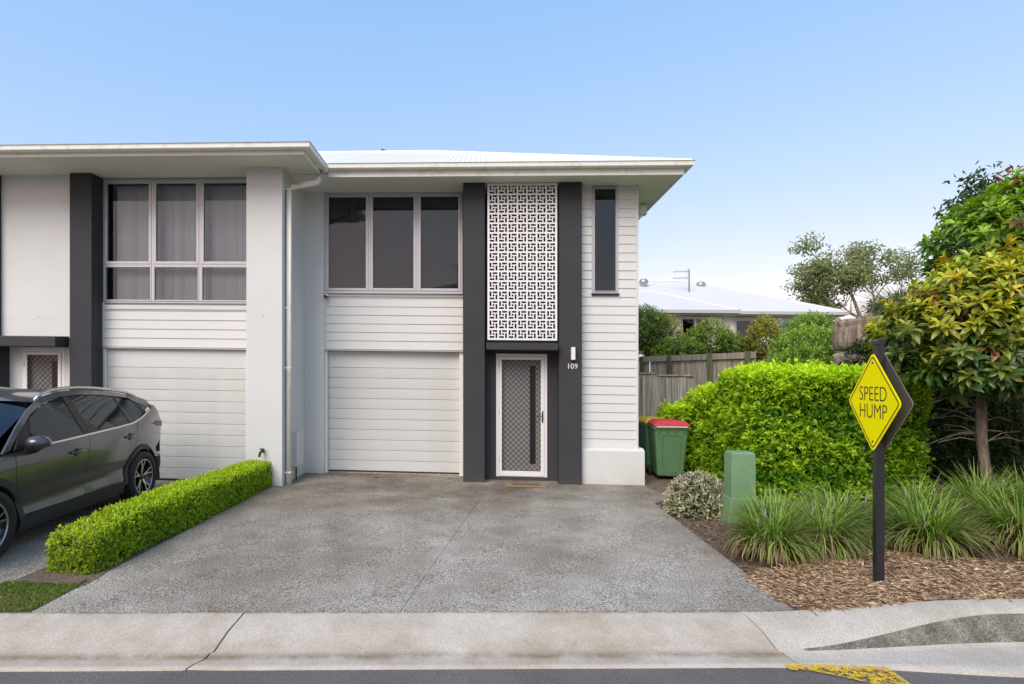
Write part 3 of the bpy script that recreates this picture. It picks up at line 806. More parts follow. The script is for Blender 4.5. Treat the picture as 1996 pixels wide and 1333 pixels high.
def lump(p, s=1.0, seed=0):
    x, y, z = p[:, 0] * s + seed, p[:, 1] * s + seed * 1.7, p[:, 2] * s + seed * .6
    return (np.sin(x * 2.1 + 1.3 * np.sin(y * 1.7)) + np.sin(y * 2.7 + z * 1.9) + np.sin(z * 3.1 + x * 1.3) + .6 * np.sin(x * 5.3 + z * 4.1) + .6 * np.sin(y * 6.1 - z * 5.0)) / 4.2
def mixc(a, b, t): return np.asarray(a)[None, :] * (1 - t[:, None]) + np.asarray(b)[None, :] * t[:, None]
def ellipsoid_pts(n, c, r, inner=.55, zmin=-1):
    d = rand_unit(n); d = d[d[:, 2] > zmin]; k = len(d)
    rad = rng.uniform(inner ** 3, 1, k) ** (1 / 3)
    return np.asarray(c) + d * np.asarray(r) * rad[:, None], d, rad
def box_surface(n, lo, hi, faces=('top', 'front', 'back', 'left', 'right')):
    lo, hi = np.asarray(lo, float), np.asarray(hi, float); s = hi - lo
    spec = {'top': (2, 1, s[0] * s[1]), 'bottom': (2, 0, s[0] * s[1]), 'front': (1, 0, s[0] * s[2]), 'back': (1, 1, s[0] * s[2]), 'left': (0, 0, s[1] * s[2]), 'right': (0, 1, s[1] * s[2])}
    A = sum(spec[f][2] for f in faces); P, N = [], []
    for f in faces:
        ax, sd_, ar = spec[f]; k = int(n * ar / A)
        p = lo + rng.random((k, 3)) * s; p[:, ax] = hi[ax] if sd_ else lo[ax]
        q = np.zeros((k, 3)); q[:, ax] = 1 if sd_ else -1
        P.append(p); N.append(q)
    return np.concatenate(P), np.concatenate(N)
def round_box(p, nrm, lo, hi, r):
    """pull edge points in so the box has rounded edges; returns points, normals"""
    lo, hi = np.asarray(lo, float), np.asarray(hi, float)
    q = np.clip(p, lo + r, hi - r); d = p - q; L = np.linalg.norm(d, axis=1, keepdims=True)
    n2 = np.where(L > 1e-6, d / np.maximum(L, 1e-6), nrm)
    return q + n2 * np.minimum(L, r), n2
def hedge_core(name, lo, hi, parent, inset=.09, mt=None):
    lo = [lo[0] + inset, lo[1] + inset, lo[2]]; hi = [hi[0] - inset, hi[1] - inset, hi[2] - inset]
    mb = MB().box(lo[0], hi[0], lo[1], hi[1], lo[2], hi[2])
    o = build(name, mb, mt or M['twig'], parent)
    bv = o.modifiers.new('bevel', 'BEVEL'); bv.width = .06; bv.segments = 2
    return o
FALLV = np.array([0, 0, -1.0])
def fall_pts(p): p = p.copy(); p[:, 2] -= FALL * p[:, 0]; return p

# ---- low clipped hedge between the driveways
H1 = thing('clipped_hedge', 'low clipped hedge of fine bright leaves between the two driveways', 'hedge', (-3.62, 6.7, gz(-3.6)))
def lowhedge():
    lo, hi = (-3.86, 4.66, .0), (-3.41, 8.72, .46)
    p, nn = box_surface(13500, lo, hi); p, nn = round_box(p, nn, lo, hi, .10)
    p[:, 0] += (p[:, 1] - 4.62) * .030                                    # follows the driveway edge
    lum = lump(p, 1.6, 3)
    p += nn * (lum * .035 + rng.normal(0, .012, len(p)) - rng.exponential(.022, len(p)))[:, None]
    near = np.clip((5.35 - p[:, 1]) / .7, 0, 1)
    p[:, 2] -= near * np.clip(p[:, 2] / .47, 0, 1) * .10                  # thinner, lower near end
    p[:, 2] = np.maximum(p[:, 2], .02)
    ax = unit(nn * .75 + np.array([0, 0, .75]) + rng.normal(0, .4, p.shape))
    hgt = np.clip(p[:, 2] / .45, 0, 1)
    per = 9
    rt = rng.random(len(p))
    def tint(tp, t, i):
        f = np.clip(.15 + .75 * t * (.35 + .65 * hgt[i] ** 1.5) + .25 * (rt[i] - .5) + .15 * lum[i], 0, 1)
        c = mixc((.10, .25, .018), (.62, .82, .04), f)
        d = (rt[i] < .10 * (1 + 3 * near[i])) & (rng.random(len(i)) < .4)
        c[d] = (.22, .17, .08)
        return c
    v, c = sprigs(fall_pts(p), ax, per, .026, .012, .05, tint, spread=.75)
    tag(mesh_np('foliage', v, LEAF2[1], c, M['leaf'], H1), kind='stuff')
    mb = MB().prism([(-3.77, .03), (-3.50, .03), (-3.50, .36), (-3.77, .36)], 4.8, 8.62, 'y')
    mb.v = [(x + (y - 4.62) * .03, y, z * (.75 if y < 5 else 1)) for x, y, z in mb.v]
    tag(build('branches', mb, M['twig'], H1, fall=True), kind='stuff')  # solid dark block in place of the hedge's shaded inside
lowhedge()

# ---- tall bright hedge on the right
H2 = thing('box_hedge', 'tall square lime green hedge behind the speed hump sign', 'hedge', (5.1, 9.2, gz(5)))
def bighedge(T_, lo, hi, n, per, seed, leaf=.070, w=.034, faces=('top', 'front', 'left', 'right'), dark=(.085, .26, .020), light=(.60, .84, .025), shape=None, lumps=.075, upw=.35):
    p, nn = box_surface(n, lo, hi, faces); p, nn = round_box(p, nn, lo, hi, .16)
    lum = lump(p, 1.25, seed) + .75 * lump(p, 3.6, seed + 5)
    dep = rng.exponential(.038, len(p))
    p += nn * (lum * lumps + rng.normal(0, .05, len(p)) - dep)[:, None]
    if shape: p = shape(p)
    p[:, 2] = np.maximum(p[:, 2], .04)
    ax = unit(nn * .8 + np.array([0, 0, upw]) + rng.normal(0, .45, p.shape))
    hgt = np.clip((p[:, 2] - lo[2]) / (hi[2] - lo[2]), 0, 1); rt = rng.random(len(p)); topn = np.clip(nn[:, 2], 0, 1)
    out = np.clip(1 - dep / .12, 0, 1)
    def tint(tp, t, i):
        f = np.clip(.04 + .55 * topn[i] + .22 * hgt[i] ** 2 + .42 * t * out[i] + .55 * (rt[i] - .5) + .25 * lum[i], 0, 1)  # lighter on top, darker deeper in: light and shade put into leaf colours
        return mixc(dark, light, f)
    v, c = sprigs(fall_pts(p), ax, per, leaf, w, .11, tint, spread=1.0)
    return tag(mesh_np('foliage', v, LEAF2[1], c, M['leaf'], T_), kind='stuff')
lo, hi = (3.90, 8.28, .03), (6.35, 9.6, 1.97)
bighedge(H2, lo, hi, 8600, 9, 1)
tag(build('branches', MB().box(lo[0]+.2, hi[0]-.2, lo[1]+.2, hi[1]-.1, .0, hi[2]-.22), M['twig'], H2, fall=True), kind='stuff')  # filled dark core stands for the shaded interior, not separate branches
H3 = thing('box_hedge', 'lower rear stretch of lime hedge next to the wheelie bins', 'hedge', (4.3, 10.3, gz(4)))
def sh3(p):
    q = p.copy(); t = np.clip((p[:, 1] - 9.2) / 1.8, 0, 1)
    q[:, 2] *= 1 - .18 * t; return q
lo3, hi3 = (3.78, 9.45, .03), (5.2, 10.7, 1.80)
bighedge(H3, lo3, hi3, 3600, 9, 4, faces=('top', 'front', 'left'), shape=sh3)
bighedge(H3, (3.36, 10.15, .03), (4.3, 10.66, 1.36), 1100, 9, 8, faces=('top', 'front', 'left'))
tag(build('branches', MB().box(lo3[0]+.2, hi3[0]-.2, lo3[1]+.2, hi3[1]-.2, .0, 1.45), M['twig'], H3, fall=True), kind='stuff')  # one dark solid box as the interior shade of the rear stretch

# ---- dark screening shrub behind the tree at the right
H4 = thing('screen_hedge', 'dark shaded dense shrub behind the tree trunk at right', 'hedge', (9, 10.2, gz(9)))
bighedge(H4, (6.75, 9.5, .05), (12.5, 10.9, 2.5), 6500, 8, 12, leaf=.075, w=.036, faces=('top', 'front', 'left'), dark=(.016, .038, .009), light=(.06, .11, .02), lumps=.14)  # leaf colours set very dark to carry the tree's shade
tag(build('branches', MB().box(7.1, 12.3, 9.9, 10.8, .0, 2.2), M['twig'], H4, fall=True), kind='stuff')  # dark filled box deepens the shade inside this shrub

# ---- variegated shrub by the path
V = thing('variegated_shrub', 'low mounded shrub with cream and pink tipped leaves beside the green pillar', 'shrub', (2.86, 7.45, gz(2.86)))
def varieg():
    p, d, rad = ellipsoid_pts(2600, (2.86, 7.50, .18), (.44, .38, .42), .6, -.35)
    p[:, 2] = np.maximum(p[:, 2], .04)
    ax = unit(d * .8 + np.array([0, 0, .5]) + rng.normal(0, .4, p.shape)); rt = rng.random(len(p))
    def tint(tp, t, i):
        f = np.clip((rad[i] - .72) * 2.2 + .7 * (t - .55) + .8 * (rt[i] - .5), 0, 1)
        c = mixc((.06, .15, .04), (.78, .72, .52), f)
        pk = (rng.random(len(i)) < .10) & (t > .6); c[pk] = (.55, .33, .27)
        return c
    v, c = sprigs(fall_pts(p), ax, 7, .044, .019, .07, tint, spread=.9)
    tag(mesh_np('foliage', v, LEAF2[1], c, M['leaf'], V), kind='stuff')
    mb = MB()
    for k in range(14):
        a = k * 2.4; mb.tube([(2.86, 7.5, .0), (2.86 + .28 * math.cos(a), 7.5 + .25 * math.sin(a), .15 + .25 * random.random())], [.012, .005], 5)
    tag(build('stems', mb, M['twig'], V, fall=True), kind='stuff')
varieg()

# ---- strappy grass clumps (each a plant)
def clump_mesh(n, h, seed, dry=.25):
    r = np.random.default_rng(seed); seg = 5
    az = r.uniform(0, 2 * math.pi, n); lean = np.abs(r.normal(.50, .32, n)) ; L = h * r.uniform(.75, 1.35, n); w = r.uniform(.005, .0085, n)
    base = np.stack([np.cos(az) * r.uniform(0, .2, n), np.sin(az) * r.uniform(0, .2, n), np.zeros(n)], 1)
    old = r.random(n) < dry; lean[old] += r.uniform(.35, .8, old.sum())
    out = np.stack([np.cos(az), np.sin(az), np.zeros(n)], 1); side = np.stack([-np.sin(az), np.cos(az), np.zeros(n)], 1)
    P = np.zeros((n, seg * 2, 3)); th = lean * .35; pos = base.copy()
    curl = r.uniform(.18, .75, n)
    az2 = az + r.normal(0, .5, n); out = np.stack([np.cos(az2), np.sin(az2), np.zeros(n)], 1); side = np.stack([-np.sin(az2), np.cos(az2), np.zeros(n)], 1)
    for k in range(seg):
        wk = w * (1, 1.05, .95, .7, .12)[k]
        P[:, k * 2] = pos - side * wk[:, None]; P[:, k * 2 + 1] = pos + side * wk[:, None]
        step = L / (seg - 1)
        pos = pos + (out * np.sin(th)[:, None] + np.array([0, 0, 1]) * np.cos(th)[:, None]) * step[:, None]
        th = th + curl * (.6 + lean)
    P[:, :, 2] = np.maximum(P[:, :, 2], .008)
    t = r.random(n); c = mixc((.085, .20, .03), (.35, .49, .08), t)
    c[old] = mixc((.17, .12, .06), (.38, .30, .17), r.random(old.sum()))
    tc = np.repeat(c[:, None, :], seg * 2, 1)
    tipdry = r.random(n) < .3
    tc[tipdry, -2:, :] = (.34, .26, .13)
    F = [(2*k, 2*k+1, 2*k+3, 2*k+2) for k in range(seg - 1)]
    return P, F, tc
def flower_spikes(mb, n, h, seed):
    r = random.Random(seed)
    for k in range(n):
        a = r.uniform(0, 6.28); d = r.uniform(.05, .3); z = h * r.uniform(.7, 1.0)
        x, y = d * math.cos(a), d * math.sin(a)
        mb.tube([(x * .3, y * .3, 0), (x, y, z)], .0025, 4, m=1)
        for q in range(9):
            zz = z + q * .009; mb.tube([(x + r.uniform(-.006, .006), y + r.uniform(-.006, .006), zz - .004), (x + r.uniform(-.01, .01), y + r.uniform(-.01, .01), zz + .005)], .0055, 5, m=0)
M['flower'] = mat('lilac_flower', (.36, .31, .34), .8); M['stalk'] = mat('flower_stalk', (.20, .20, .09), .8)
clumps = [
    (2.92, 5.78, .50, 'broad yellow green grass clump nearest the driveway edge'),
    (3.22, 6.35, .48, 'grass clump behind the front one beside the green pillar'),
    (3.50, 5.95, .50, 'grass clump second from the driveway edge, left of the sign post'),
    (3.95, 6.45, .50, 'grass clump behind and just left of the sign post'),
    (4.62, 6.05, .54, 'large grass clump with dry base just right of the sign post'),
    (5.05, 6.75, .55, 'grass clump behind the large one right of the post'),
    (5.62, 6.15, .58, 'tall grass clump in front of the tree trunk at right edge'),
    (5.95, 6.95, .62, 'grass clump close against the tree trunk'),
    (6.55, 6.35, .60, 'grass clump cut by the right edge of the picture'),
    (6.85, 7.3, .62, 'rear grass clump at the right edge behind the others'),
]
for i, (x, y, h, lab) in enumerate(clumps):
    t = thing('grass_clump', lab, 'plant', (x, y, gz(x, bedz(x, y))), random.uniform(0, 6), 'strap leaved grass clumps along the garden bed')
    P, F, tc = clump_mesh(900, h * 1.04, 40 + i, .33 if y < 6.3 else .15)
    tag(mesh_np('blades', P, F, tc, M['blade'], t, local=True, smooth=True), kind='stuff')
    mb = MB(); flower_spikes(mb, 2 + i % 3, h * .85, 90 + i)
    tag(localbuild('flower_spikes', mb, [M['flower'], M['stalk']], t), kind='stuff')

# ---- loose straw and bark mulch along the kerb, leaf litter
def straw(name, n, area, cols, lens, wid, lab, z0=.004):
    xs, ys = [], []
    k = 0
    pts = []
    while len(pts) < n:
        x = random.uniform(*area[0]); t = random.random(); y = area[1](x) + t * (area[2](x) - area[1](x))
        pts.append((x, y, bedz(x, y) + z0 + random.random() ** 2 * .018))
    p = np.array(pts); p[:, 2] -= FALL * p[:, 0]
    az = rng.uniform(0, 6.28, n); ax = np.stack([np.cos(az), np.sin(az), rng.normal(0, .22, n)], 1)
    v = leaf_arrays(p, ax, unit(np.array([0, 0, 1.0]) + rng.normal(0, .4, (n, 3))), rng.uniform(*lens, n), rng.uniform(*wid, n), LEAF2)
    c = np.asarray(cols)[rng.integers(0, len(cols), n)] * rng.uniform(.7, 1.25, (n, 1))
    o = mesh_np(name, v, LEAF2[1], c, M['blade'])
    return tag(o, lab, 'mulch', kind='stuff')
straw('straw_mulch', 80000, ((2.42, 7.5), lambda x: kerb_back(x) + .015 + max(0, (2.55 - x)) * 2.0, lambda x: kerb_back(x) + 1.0 + .25 * math.sin(x * 2)),
      [(.80, .63, .43), (.68, .51, .34), (.86, .76, .58), (.54, .39, .26), (.80, .65, .46)], (.04, .13), (.0016, .0045), 'pale brown straw mulch along the kerb under the sign')
straw('bark_mulch', 12000, ((2.46, 7.8), lambda x: 5.2, lambda x: 8.2), [(.24, .16, .10), (.15, .10, .065), (.36, .27, .18), (.10, .07, .045)], (.02, .06), (.006, .016), 'dark bark mulch under the shrubs and grass clumps')
straw('leaf_litter', 260, ((2.6, 8.5), lambda x: kerb_back(x) + .3, lambda x: 9.2), [(.42, .27, .12), (.34, .18, .08), (.50, .38, .20)], (.05, .09), (.02, .04), 'dry orange fallen leaves scattered over the garden bed', z0=.015)

# ---- lawn blades on the left strip
def lawn():
    n = 9000; x = rng.uniform(-4.02, -3.365, n); y = rng.uniform(3.86, 4.46, n)
    k = y > 4.262 + .0977 * x + .012; x, y = x[k], y[k]; n = len(x)
    p = np.stack([x, y, .002 - FALL * x], 1)
    ax = unit(np.stack([rng.normal(0, .6, n), rng.normal(0, .6, n), np.ones(n)], 1))
    v = leaf_arrays(p, ax, rand_unit(n), rng.uniform(.018, .045, n), rng.uniform(.003, .005, n), LEAF2)
    dry = lump(p, 3.0, 2) + rng.normal(0, .5, n) - (y - 4.1) * 1.5
    c = mixc((.14, .26, .04), (.26, .36, .08), rng.random(n)); c[dry > .55] = (.48, .36, .18)
    tag(mesh_np('lawn_grass', v, LEAF2[1], c, M['blade']), 'patchy short grass strip by the kerb at lower left', 'grass', kind='stuff')
lawn()
tag(build('timber_edging', MB().box(-3.95, -3.37, 4.46, 4.54, -.03, .032), M['timber'], fall=True, bevel=.004), 'short brown timber edging board at the near end of the low hedge', 'edging')
tag(build('timber_edging', MB().prism([(3.6, 5.52), (9.5, 6.35), (9.5, 6.42), (3.6, 5.60)], .0, .062, 'z'), M['timber'], fall=True, bevel=.004), 'long flat timber edging strip in the mulch right of the sign post', 'edging')

# ------------------------------------------------------------------ speed hump sign
SG = thing('road_sign', 'yellow diamond SPEED HUMP sign on a black square post', 'sign', (3.465, 5.07, gz(3.465, .02)), R(-9))
M['postblack'] = mat('black_powder_coat', (.018, .019, .022), .38, noise=(6, .15), bump=(60, .05))
M['yellow'] = mat('sign_yellow', (1.0, .92, .0), .7, spec=.05, noise=(3, .02)); M['ink'] = mat('sign_black', (.02, .02, .02), .5)
M['signback'] = mat('sign_back_grey', (.16, .16, .165), .45, metal=.4, noise=(5, .1)); M['signedge'] = mat('sign_edge', (.6, .6, .6), .4, metal=.5)
pz = 2.15
localbuild('post', MB().box(-.033, .033, -.033, .033, -.3, pz), M['postblack'], SG, bevel=.006)
localbuild('post_cap', MB().prism([(-.038, pz - .03), (.038, pz - .03), (.038, pz), (.02, pz + .012), (-.02, pz + .012), (-.038, pz)], -.038, .038, 'y'), M['postblack'], SG, bevel=.004)
def diamond(half, rad, n=6):
    out = []
    for k, (cy, cz) in enumerate(((-1, 0), (0, -1), (1, 0), (0, 1))):
        c = Vector((cy, cz)) * (half - rad * math.sqrt(2))
        a0 = math.atan2(cz, cy)
        for q in range(n + 1):
            a = a0 - math.pi / 4 + (math.pi / 2) * q / n
            out.append((c.x + rad * math.cos(a), c.y + rad * math.sin(a)))
    return out
def plate(x, th, half, rad, mb=None):
    return (mb or MB()).prism([(x + 0 * y, y, z) [1:] for y, z in diamond(half, rad)], x, x + th, 'x')
SC = 1.615
def plate_at(name, x, th, half, rad, mt, parent):
    mb = MB().prism(diamond(half, rad), x, x + th, 'x'); mb.v = [(a, b, c + SC) for a, b, c in mb.v]
    return localbuild(name, mb, mt, parent)
f = plate_at('sign_face', -.045, .004, .440, .045, M['yellow'], SG)
f['label'] = 'yellow diamond face with black border and SPEED HUMP lettering'
# border line: ring between two diamonds
def ring_at(name, x, h0, r0, h1, r1, mt, parent):
    a, b = diamond(h0, r0), diamond(h1, r1); n = len(a); mb = MB()
    for i in range(n):
        j = (i + 1) % n
        mb.face([(x, a[i][0], a[i][1] + SC), (x, a[j][0], a[j][1] + SC), (x, b[j][0], b[j][1] + SC), (x, b[i][0], b[i][1] + SC)])
    o = build(name, mb, mt, None, recalc=False); o.parent = parent
    return o
ring_at('border_line', -.0465, .412, .036, .397, .030, M['ink'], f)
for zz in (.345, -.345):
    localbuild('bolt', MB().lathe([(.0, -.004), (.009, -.004), (.009, .002)], 10, 'x', (-.046, 0, SC + zz)), M['ink'], f)
for body, zz in (('SPEED', .068), ('HUMP', -.085)):
    o = text('lettering', body, M['ink'], None, .185, (0, 0, 0), (0, 0, 0), .78 if body == 'SPEED' else .80, ext=.0005, thin=-.0028)
    o.parent = f; o.matrix_parent_inverse = Matrix.Identity(4)
    o.matrix_basis = Matrix.Translation((-.0468, 0, SC + zz)) @ Matrix.Rotation(R(-90), 4, 'Z') @ Matrix.Rotation(R(90), 4, 'X') @ Matrix.Diagonal((.92 if body == 'SPEED' else .92, 1, 1, 1))
bk = plate_at('rear_plate', .040, .004, .440, .045, M['signback'], SG)
ring_at('plate_edge', .0396, .4405, .045, .434, .043, M['signedge'], bk)
for s in (-.02, .02): pass
localbuild('bracket', MB().box(-.041, -.033, -.03, .03, SC + .22, SC + .26), M['signback'], SG)

# ------------------------------------------------------------------ green telecom pillar
M['pgreen'] = mat('green_pillar_paint', (.15, .27, .14), .6, wear=(3, (.20, .33, .19), .45, .75), bump=(40, .15))
PB = thing('service_pillar', 'green tapered utility pillar standing between the variegated shrub and hedge', 'utility box', (3.16, 7.10, gz(3.16, .03)), R(0))
def taper(mb, a, z0, b, z1):
    (x0, x1, y0, y1), (u0, u1, v0, v1) = a, b
    n = len(mb.v); mb.v += [(x0,y0,z0),(x1,y0,z0),(x1,y1,z0),(x0,y1,z0),(u0,v0,z1),(u1,v0,z1),(u1,v1,z1),(u0,v1,z1)]
    for q in ((0,3,2,1),(4,5,6,7),(0,1,5,4),(1,2,6,5),(2,3,7,6),(3,0,4,7)): mb.f.append(tuple(n + i for i in q)); mb.mi.append(0)
    return mb
localbuild('base', taper(MB(), (-.17, .22, -.16, .16), -.05, (-.125, .20, -.13, .13), .34), M['pgreen'], PB, bevel=.008)
localbuild('cover', taper(taper(MB(), (-.11, .185, -.115, .115), .335, (-.105, .18, -.11, .11), .87), (-.105, .18, -.11, .11), .87, (-.09, .165, -.09, .09), .90), M['pgreen'], PB, bevel=.008)
tag(build('paper_scrap', MB().grid([[(3.22, 6.55, .075), (3.27, 6.52, .10), (3.33, 6.55, .08)], [(3.21, 6.63, .08), (3.28, 6.64, .11), (3.34, 6.62, .075)]]), M['white'], fall=True, smooth=True), 'small white scrap on the mulch at the foot of the green pillar', 'litter')

# ------------------------------------------------------------------ wheelie bins
M['bin'] = mat('bin_green', (.085, .19, .085), .5, noise=(4, .08)); M['binred'] = mat('bin_lid_red', (.50, .035, .04), .4, noise=(4, .06)); M['binyellow'] = mat('bin_lid_yellow', (.72, .45, .015), .4, noise=(4, .06))
def bin_(loc, rz, lidm, label):
    t = thing('wheelie_bin', label, 'bin', loc, rz, 'council wheelie bins beside the house')
    mb = taper(MB(), (-.215, .215, -.23, .25), .09, (-.275, .275, -.33, .30), .93)
    localbuild('tub', mb, M['bin'], t, bevel=.03)
    localbuild('rim', taper(MB(), (-.29, .29, -.345, .315), .90, (-.295, .295, -.35, .32), .955), M['bin'], t, bevel=.008)
    # raised panel on the front with a foot recess
    mb = MB(); z0, z1 = .22, .80
    yf = lambda z: -.23 - (z - .09) / .84 * .10
    fw = .145
    for a, b, c, d in ((-fw, -fw + .012, z0, z1), (fw - .012, fw, z0, z1)):
        mb.v += [(a, yf(c) - .012, c), (b, yf(c) - .012, c), (b, yf(c) + .01, c), (a, yf(c) + .01, c), (a + .01 * (1 if a > 0 else -1), yf(d) - .012, d), (b + .01 * (1 if a > 0 else -1), yf(d) - .012, d), (b, yf(d) + .01, d), (a, yf(d) + .01, d)]
        n = len(mb.v) - 8
        for q in ((0,3,2,1),(4,5,6,7),(0,1,5,4),(1,2,6,5),(2,3,7,6),(3,0,4,7)): mb.f.append(tuple(n + i for i in q)); mb.mi.append(0)
    mb.box(-fw - .008, fw + .008, yf(z1) - .012, yf(z1) + .01, z1, z1 + .012)
    localbuild('front_rib', mb, M['bin'], t, bevel=.004)
    localbuild('foot_recess', MB().box(-.09, .09, yf(.15) - .014, yf(.15) + .02, .10, .20), mat('bin_shadow_green', (.06, .14, .06), .6), t, bevel=.01)
    for sx in (-.2, -.07, .07, .2):
        localbuild('rib', taper(MB(), (sx - .008, sx + .008, -.335, -.30), .84, (sx - .012, sx + .012, -.352, -.30), .90), M['bin'], t)
    L = localbuild('lid', taper(taper(MB(), (-.295, .295, -.37, .34), .957, (-.295, .295, -.365, .34), .995), (-.285, .285, -.35, .33), .9955, (-.20, .20, -.25, .26), 1.045), lidm, t, bevel=.012)
    localbuild('lid_lip', MB().box(-.25, .25, -.378, -.345, .944, .958), M['white'], L)
    localbuild('handle', MB().tube([(-.25, .33, .95), (-.25, .40, .97), (.25, .40, .97), (.25, .33, .95)], .016, 8), M['bin'], t, smooth=True)
    for sx in (-1, 1):
        localbuild('wheel', MB().lathe([(.03, -.025), (.10, -.025), (.105, 0), (.10, .025), (.03, .025)], 20, 'x', (sx * .25, .27, .105)), M['rubber'], t, smooth=True)
    localbuild('axle', MB().tube([(-.25, .27, .105), (.25, .27, .105)], .012, 8), M['metal'], t)
    return t
bin_((3.23, 9.90, gz(3.23, .066)), R(-6), M['binred'], 'green wheelie bin with red lid, nearer of the two')
bin_((3.20, 10.52, gz(3.2, .066)), R(3), M['binyellow'], 'green wheelie bin with yellow lid, behind the red lidded bin')

# ------------------------------------------------------------------ paling fences
def fence(label, p0, p1, z0, z1, pal_w, mt, posts, post_m, rail_side=-1, gap=.004, capw=.05, name='paling_fence', rail_m=None, rail_h=.10, post_w=.11):
    a, b = Vector(p0), Vector(p1); d = (b - a); L = d.length; d.normalize(); ang = math.atan2(d.y, d.x)
    t = thing(name, label, 'fence', (a.x, a.y, gz(a.x, z0)), ang)
    sl = -FALL * (b.x - a.x) / L
    n = int(L / pal_w); pw = L / n; protos = []
    for k in range(3):
        h = z1 - z0
        protos.append(localbuild('paling', MB().box(gap, pw - gap, -.008, .008, 0, h - .02 * k), mt, t))
    for i in range(n):
        o = protos[i] if i < 3 else protos[random.randrange(3)].copy()
        if i >= 3: C.objects.link(o)
        o.location = (i * pw, random.uniform(-.008, .008), sl * i * pw + random.uniform(-.012, .006)); o.rotation_euler = (0, random.uniform(-.006, .006), random.uniform(-.03, .03))
    for q in posts:
        localbuild('post', MB().box(q * L - post_w / 2, q * L + post_w / 2, rail_side * (.02 + post_w * .7), rail_side * .02, -.2 + sl * q * L, z1 - z0 + .012 + sl * q * L), post_m, t, bevel=.004)
    ys = sorted((rail_side * .012, rail_side * .055))
    for h in (z1 - z0 - rail_h, .35):
        pts = [0] + list(posts) + [1]
        mb = MB().box(0, L, ys[0], ys[1], h, h + rail_h); mb.v = [(x, y, z + sl * x) for x, y, z in mb.v]
        localbuild('rail', mb, rail_m or mt, t, bevel=.003)
    if capw:
        mb = MB().box(-.02, L + .02, -capw, capw, z1 - z0, z1 - z0 + .03); mb.v = [(x, y, z + sl * x) for x, y, z in mb.v]
        localbuild('capping', mb, rail_m or mt, t, bevel=.003)
    return t
fence('tall brown paling fence with green posts below the neighbouring house', (5.50, 11.5), (3.9, 15.6), .3, 2.40, .085, M['paling2'], [.03, .265, .56, .80, .95], M['post'], rail_side=1, capw=0, rail_h=.13, gap=.006)
fence('low grey weathered paling fence between the bins and the tall fence', (3.44, 11.25), (4.18, 11.3), .0, 1.885, .105, M['paling'], [.97], M['paling'], rail_side=1, capw=.035)
fence('grey vertical board side gate against the house wall', (2.60, 11.10), (3.43, 11.22), .0, 1.92, .09, M['paling'], [.98], M['paling'], rail_side=1, capw=.03, name='side_gate')

# ------------------------------------------------------------------ sandstone block retaining wall
RW = thing('stone_wall', 'stack of rough sandstone retaining blocks behind the hedge', 'retaining wall', (6.8, 10.9, gz(6.8)))
def block(x0, x1, y0, y1, z0, z1, mt, seed, lean=0.0):
    bm = bmesh.new(); bmesh.ops.create_cube(bm, size=1)
    bmesh.ops.subdivide_edges(bm, edges=bm.edges[:], cuts=7, use_grid_fill=True)
    r = random.Random(seed)
    for v in bm.verts:
        p = v.co.copy()
        q = Vector((x0 + (p.x + .5) * (x1 - x0), y0 + (p.y + .5) * (y1 - y0), z0 + (p.z + .5) * (z1 - z0)))
        k = np.array([[q.x, q.y, q.z]]); n = float(lump(k, 3.2, seed)[0]); n2 = float(lump(k, 9.0, seed + 3)[0])
        edge = max(abs(p.x), abs(p.y), abs(p.z))
        q += Vector((p.x, p.y, p.z)).normalized() * (n * .035 + n2 * .015)
        c = sum(1 for a in (p.x, p.y, p.z) if abs(a) > .49)
        if c >= 2: q -= Vector((p.x, p.y, p.z)) * .05
        q.x += lean * (q.z - z0)
        q.z -= FALL * q.x
        v.co = q
    me = bpy.data.meshes.new('block'); bm.to_mesh(me); bm.free(); me.materials.append(mt)
    o = bpy.data.objects.new('block', me); link(o, RW); return o
block(6.86, 8.0, 10.5, 11.4, 2.42, 3.04, M['stone'], 1, .06)
block(8.04, 9.4, 10.55, 11.5, 2.40, 3.0, M['stone'], 5)
block(6.78, 8.3, 10.35, 11.3, 1.62, 2.40, M['stone2'], 2, .05)
block(6.7, 8.3, 10.3, 11.3, .82, 1.61, M['stone2'], 3, .03)
block(6.7, 8.3, 10.3, 11.3, 0, .81, M['stone2'], 4)

